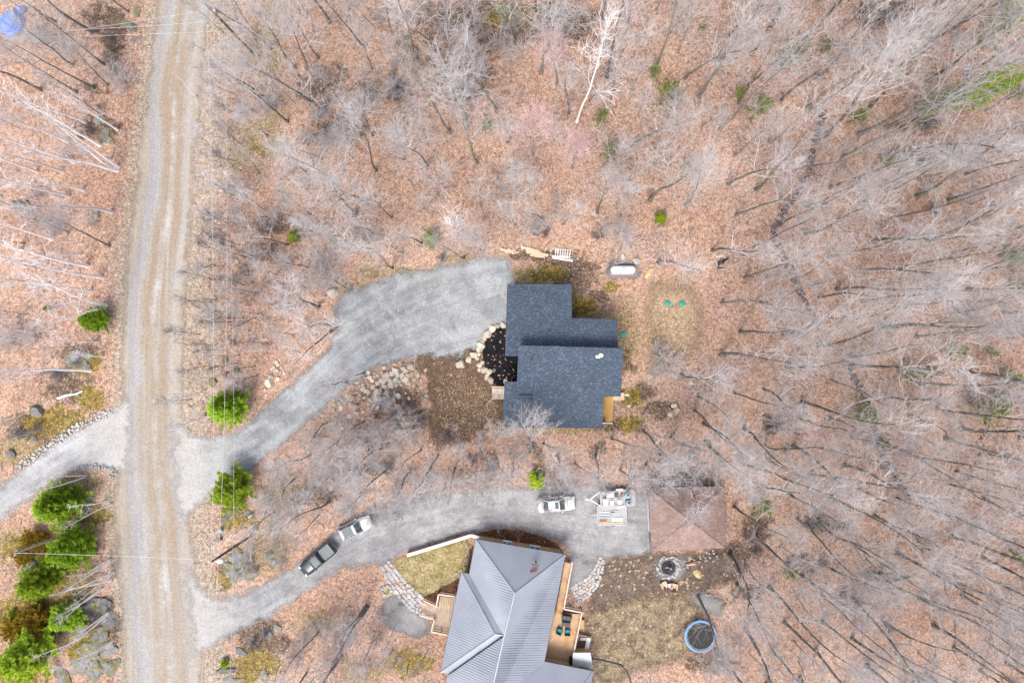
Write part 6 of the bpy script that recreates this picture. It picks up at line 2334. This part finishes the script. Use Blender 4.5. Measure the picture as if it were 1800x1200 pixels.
# the rest of the woods, kept apart from the trees read off the photograph
FOREST = [([(1300, -40), (1815, -40), (1815, 1215), (1300, 1215), (1285, 1050), (1300, 880), (1250, 740), (1245, 640), (1290, 450), (1215, 300)], 3.5, (16, 22), 400),
          ([(430, -40), (1300, -40), (1215, 300), (1240, 400), (1100, 425), (1000, 410), (880, 415), (690, 450), (610, 480), (470, 420), (440, 200)], 4.3, (13, 19), 80),
          ([(-10, -20), (260, -20), (235, 200), (195, 320), (180, 480), (170, 680), (120, 715), (-10, 790)], 5.0, (11, 17), 14),
          ([(480, 800), (560, 760), (650, 720), (740, 745), (780, 780), (900, 785), (1080, 780), (1210, 770), (1230, 840), (1140, 845), (900, 845), (700, 862), (520, 930), (450, 950)], 5.6, (10, 14), 14),
          ([(500, 1110), (640, 1020), (700, 1110), (760, 1130), (750, 1210), (480, 1210)], 5.5, (9, 13), 8)]
budget = 300 - len(HARD)
for poly, gap, hr, cap in FOREST:
    wp = np.array([tuple(P(u, v)[:2]) for u, v in poly])
    n = 0
    lo, hi = wp.min(0), wp.max(0)
    tries = 0
    cand = np.column_stack([np.random.RandomState(5).uniform(lo[0], hi[0], 9000), np.random.RandomState(6).uniform(lo[1], hi[1], 9000)])
    cand = cand[sdist(wp, cand) > 0]
    flat = np.min(np.stack([-sdist(f, cand) for f in FLAT[:4]]), 0)
    for (x, y) in cand[flat > .8]:
        if n >= cap or budget <= 0:
            break
        if min((x - a) ** 2 + (y - b) ** 2 for a, b in BASES) < gap * gap:
            continue
        u, v = 900 + x * 13.5, 600 - y * 13.5
        hardwood(u, v, RNG.uniform(*hr))
        n += 1
        budget -= 1

# slender understory trees in between
YN = 0
for poly, gap, hr, cap in ((FOREST[0][0], 2.3, (6, 10), 60), (FOREST[1][0], 2.4, (7, 12), 84), (FOREST[2][0], 2.4, (6, 10), 16), ([(390, 30), (450, 30), (480, 420), (600, 500), (575, 590), (470, 690), (400, 640), (370, 420)], 2.3, (5, 9), 40), (FOREST[3][0], 2.6, (5, 9), 26), (FOREST[4][0], 2.6, (5, 8), 12)):
    wp = np.array([tuple(P(u, v)[:2]) for u, v in poly])
    lo, hi = wp.min(0), wp.max(0)
    cand = np.column_stack([np.random.RandomState(15).uniform(lo[0], hi[0], 5000), np.random.RandomState(16).uniform(lo[1], hi[1], 5000)])
    cand = cand[sdist(wp, cand) > 0]
    flat = np.min(np.stack([-sdist(f, cand) for f in FLAT[:4]]), 0)
    n = 0
    for (x, y) in cand[flat > .8]:
        if n >= cap:
            break
        if min((x - a) ** 2 + (y - b) ** 2 for a, b in BASES) < gap * gap or math.hypot(900 + x * 13.5 - 775, 600 - y * 13.5 - 435) < 48:
            continue
        u, v = 900 + x * 13.5, 600 - y * 13.5
        lb, g = hard_label(u, v)
        lb = 'slender young bare tree ' + lb[lb.index('hardwood') + 9:]
        lb, g = near_label('slender young bare tree', u, v, lb, 'young trees ' + lb[24:])
        plant('young', 'young_tree', u, v, RNG.uniform(*hr), lb, 'tree', g, (RNG.uniform(0, 6.28), RNG.uniform(0, 7)), None, RNG.uniform(.9, 1.3))
        n += 1

BIRCH = [(150, 215, 15, 0), (175, 255, 16, 2), (120, 345, 15, 0), (90, 420, 15, 2), (130, 285, 16, 0), (205, 300, 15, 0), (100, 580, 11, 0), (170, 600, 10, 2), (207, 297, 17, 1), (195, 280, 13, 0), (206, 228, 12, 2), (197, 373, 18, 0), (146, 334, 15, 0), (152, 467, 18, 2), (139, 448, 10, 0), (178, 487, 17, 2), (160, 511, 15, 0), (185, 540, 17, 1), (180, 538, 13, 0), (110, 302, 15, 2), (65, 302, 14, 0), (120, 250, 14, 2), (60, 470, 13, 0), (90, 500, 12, 2), (30, 560, 12, 0), (182, 626, 8, 0), (160, 651, 15, 2), (40, 440, 14, 2)]
for (u, v, h, var) in BIRCH:
    plant('birch', 'birch_tree', u, v, h, 'slender white birch in the woods across the dirt road', 'birch', 'birches across the road', (RNG.uniform(0, 6.28), RNG.uniform(0, 4)), var)
STICK = [(150, 837, 9), (190, 985, 9), (197, 995, 8), (198, 1005, 10), (197, 1020, 10), (190, 1077, 9), (152, 1114, 9), (198, 1125, 11), (186, 880, 7), (195, 886, 8), (196, 1128, 10), (178, 1035, 8)]
for (u, v, h) in STICK:
    plant('stick', 'birch_sapling', u, v, h, 'thin leafless white birch stem leaning over rocks and pines by the road', 'birch', 'birch stems by the road')
for (u, v, h) in ((353, 690, 9), (360, 733, 8), (400, 243, 7), (398, 395, 7), (390, 335, 8), (425, 322, 8), (345, 172, 6)):
    plant('birch', 'birch_sapling', u, v, h, 'small whitish birch with fine twigs on the house side road verge', 'birch', 'small birches on the verge')
SAP = [(398, 395), (402, 415), (410, 422), (418, 430), (425, 445), (376, 492), (398, 523), (368, 530), (378, 549), (412, 567), (355, 590), (380, 608), (382, 618), (360, 642), (340, 705), (420, 550), (430, 500), (440, 470), (395, 470), (385, 440), (425, 250), (420, 300), (435, 350), (450, 330), (405, 200), (410, 150), (430, 560), (440, 600), (415, 640), (445, 640), (470, 600), (490, 560), (480, 520), (500, 500), (520, 530), (450, 560), (470, 470)]
for (u, v) in SAP:
    plant('sapling', 'bare_sapling', u + RNG.uniform(-4, 4), v + RNG.uniform(-4, 4), RNG.uniform(5.5, 9), 'thin dark leafless sapling on the bank between the dirt road and the turnaround', 'sapling', 'saplings along the road')

# ---- leafless shrubs and brush
def shrub_label(u, v):
    lb, g = hard_label(u, v)
    lb = lb[lb.index('hardwood') + 9:]
    lb, g = near_label('grey leafless shrub', u, v, 'grey leafless shrub ' + lb, 'shrubs ' + lb, 90)
    return lb, 'shrub', g


SH = [(600, 745), (625, 750), (660, 745), (680, 770), (700, 775), (660, 800), (600, 815), (540, 860), (550, 830), (630, 840), (700, 800), (730, 770), (590, 790), (500, 850), (470, 880), (760, 850), (790, 840), (840, 780), (900, 800), (470, 190), (478, 170), (655, 175), (690, 150), (640, 135), (700, 250), (560, 205), (590, 250), (600, 235), (620, 225), (555, 290), (545, 250), (480, 380), (500, 350), (540, 330), (520, 300), (560, 410), (570, 455), (590, 430), (530, 400), (640, 420), (580, 480), (500, 470), (60, 75), (90, 85), (110, 80), (125, 95), (75, 55),
      (215, 130), (225, 150), (70, 340), (60, 380), (100, 400), (160, 390), (20, 600), (40, 585), (60, 600), (690, 700), (700, 740), (640, 770), (560, 760), (620, 780), (590, 860), (610, 890), (640, 870), (510, 900), (520, 880), (480, 920), (700, 855), (740, 870), (720, 840), (820, 850), (860, 850), (700, 900), (660, 905), (1000, 855), (985, 845), (960, 870),
      (1160, 830), (1180, 850), (1140, 845), (1110, 840), (820, 110), (850, 60), (880, 80), (830, 40), (780, 60), (760, 90), (900, 50), (940, 40), (970, 60), (990, 30), (1010, 40), (920, 90), (740, 30), (680, 30), (1600, 60), (1640, 40), (1680, 80), (1160, 650), (1175, 640), (1155, 620), (980, 370), (1060, 400), (930, 400), (880, 340), (540, 1120), (570, 1090), (620, 1100), (660, 1120), (590, 1160), (520, 1150), (640, 1180), (700, 1150), (680, 1080), (440, 990), (480, 960), (500, 980), (1270, 1150), (1290, 1120), (1240, 1170)]
for i, (u, v) in enumerate(SH):
    plant('shrub', 'bare_shrub', u, v, RNG.uniform(1.8, 3.4), *shrub_label(u, v))
def brush_label(u, v):
    lb, g = hard_label(u, v)
    lb = lb[lb.index('hardwood') + 9:]
    lb, g = near_label('low dark brush tangle', u, v, 'low dark brush tangle ' + lb, 'brush ' + lb, 90)
    return lb, 'brush', g


BR = [(670, 705), (655, 700), (720, 715), (735, 735), (700, 728), (580, 835), (570, 860), (650, 822), (680, 822), (790, 765), (865, 820), (830, 805), (640, 150), (570, 190), (655, 165), (690, 130), (575, 230), (590, 240), (600, 220), (820, 175), (805, 160), (480, 395), (470, 405), (430, 480), (415, 490), (700, 160), (1365, 745), (1350, 755), (1420, 920), (1440, 915), (1310, 940), (1330, 960),
      (1190, 840), (1180, 835), (1480, 1045), (1510, 1060), (1560, 1100), (1640, 1050), (1700, 700), (1380, 790), (1600, 280), (1620, 220), (1560, 30), (1530, 25), (960, 410), (940, 410), (1050, 415), (780, 452), (1640, 370), (160, 230), (180, 190), (200, 70), (175, 55), (200, 90), (140, 640), (110, 660), (40, 760), (70, 750), (470, 1110), (450, 1130), (170, 1080), (600, 1120)]
for i, (u, v) in enumerate(BR):
    plant('brush', 'brush_clump', u, v, RNG.uniform(.9, 1.7), *brush_label(u, v))


# ---- fallen wood
def fallen():
    """sticks shed onto the leaves, too many to count"""
    rs = np.random.RandomState(3)
    cand = np.column_stack([rs.uniform(-67, 68, 5200), rs.uniform(-46, 46, 5200)])
    d = np.min(np.stack([-sdist(f, cand) for f in FLAT]), 0)
    cand = cand[d > .3][:2600]
    zs = gz_arr(cand)
    mbs = [MB(), MB()]
    for (x, y), z in zip(cand, zs):
        a = RNG.uniform(0, 6.28)
        L = RNG.uniform(.5, 2.2)
        r = RNG.uniform(.012, .035)
        q = Vector((math.cos(a), math.sin(a), 0))
        c = Vector((x, y, z + .06))
        k = Vector((-q.y, q.x, 0)) * RNG.uniform(-.15, .15) * L
        mbs[RNG.random() < .45].tube([c - q * L / 2, c + k + Vector((0, 0, .05)), c + q * L / 2], [r, r * .8, r * .4], 4)
    tag(mbs[0].build('fallen_sticks', MT['twig_dark']), 'dark fallen sticks lying over the leaf litter of the woods', 'sticks', None, 'stuff')
    tag(mbs[1].build('fallen_sticks', MT['twig']), 'bleached grey fallen sticks lying over the leaf litter of the woods', 'sticks', None, 'stuff')


fallen()
for (u, v, a, L, lb) in ((1362, 746, -35, 4, 'mossy fallen log in dark soil near the brown garage'), (1260, 800, -50, 5, 'mossy fallen log lying behind the brown garage'), (1545, 1010, 5, 4.5, 'pale fallen log lying in the woods past the fire pit'), (1590, 1015, 20, 3, 'short dark fallen log in the woods past the fire pit'),
                         (1075, 745, -40, 2.5, 'dark fallen log below the dark-roofed house'), (640, 780, 30, 4, 'dark fallen log on the bank below the driveway'), (100, 655, 5, 4, 'grey fallen log among birches across the dirt road'), (125, 694, 15, 3.4, 'white fallen birch log by the side lane'), (700, 160, 60, 2.6, 'dark fallen log in brush above the turnaround'),
                         (1715, 245, 25, 3, 'dark fallen log near the tall hemlocks'), (1440, 500, 20, 3, 'grey fallen log near the bent stone wall'), (40, 765, 20, 3.5, 'grey fallen log in yellow grass by the side lane')):
    p = on_ground(u, v)
    t = thing('fallen_log', lb, 'log', (p.x, p.y, p.z + .12), math.radians(a))
    mt = 'birch' if 'white' in lb else 'bark_pale' if ('pale' in lb or 'grey' in lb) else 'bark'
    MB().tube([(-L / 2, 0, 0), (-L / 6, .12, .02), (L / 5, -.05, .02), (L / 2, .1, 0)], [.17, .15, .12, .06], 8, True).build('trunk', MT[mt], t)
    for k in range(3):
        x = -L / 6 + k * L / 5
        MB().tube([(x, 0, .05), (x + .4, (.6 if k % 2 else -.6), .3)], [.04, .015], 5).build('branch_stub', MT[mt], t)
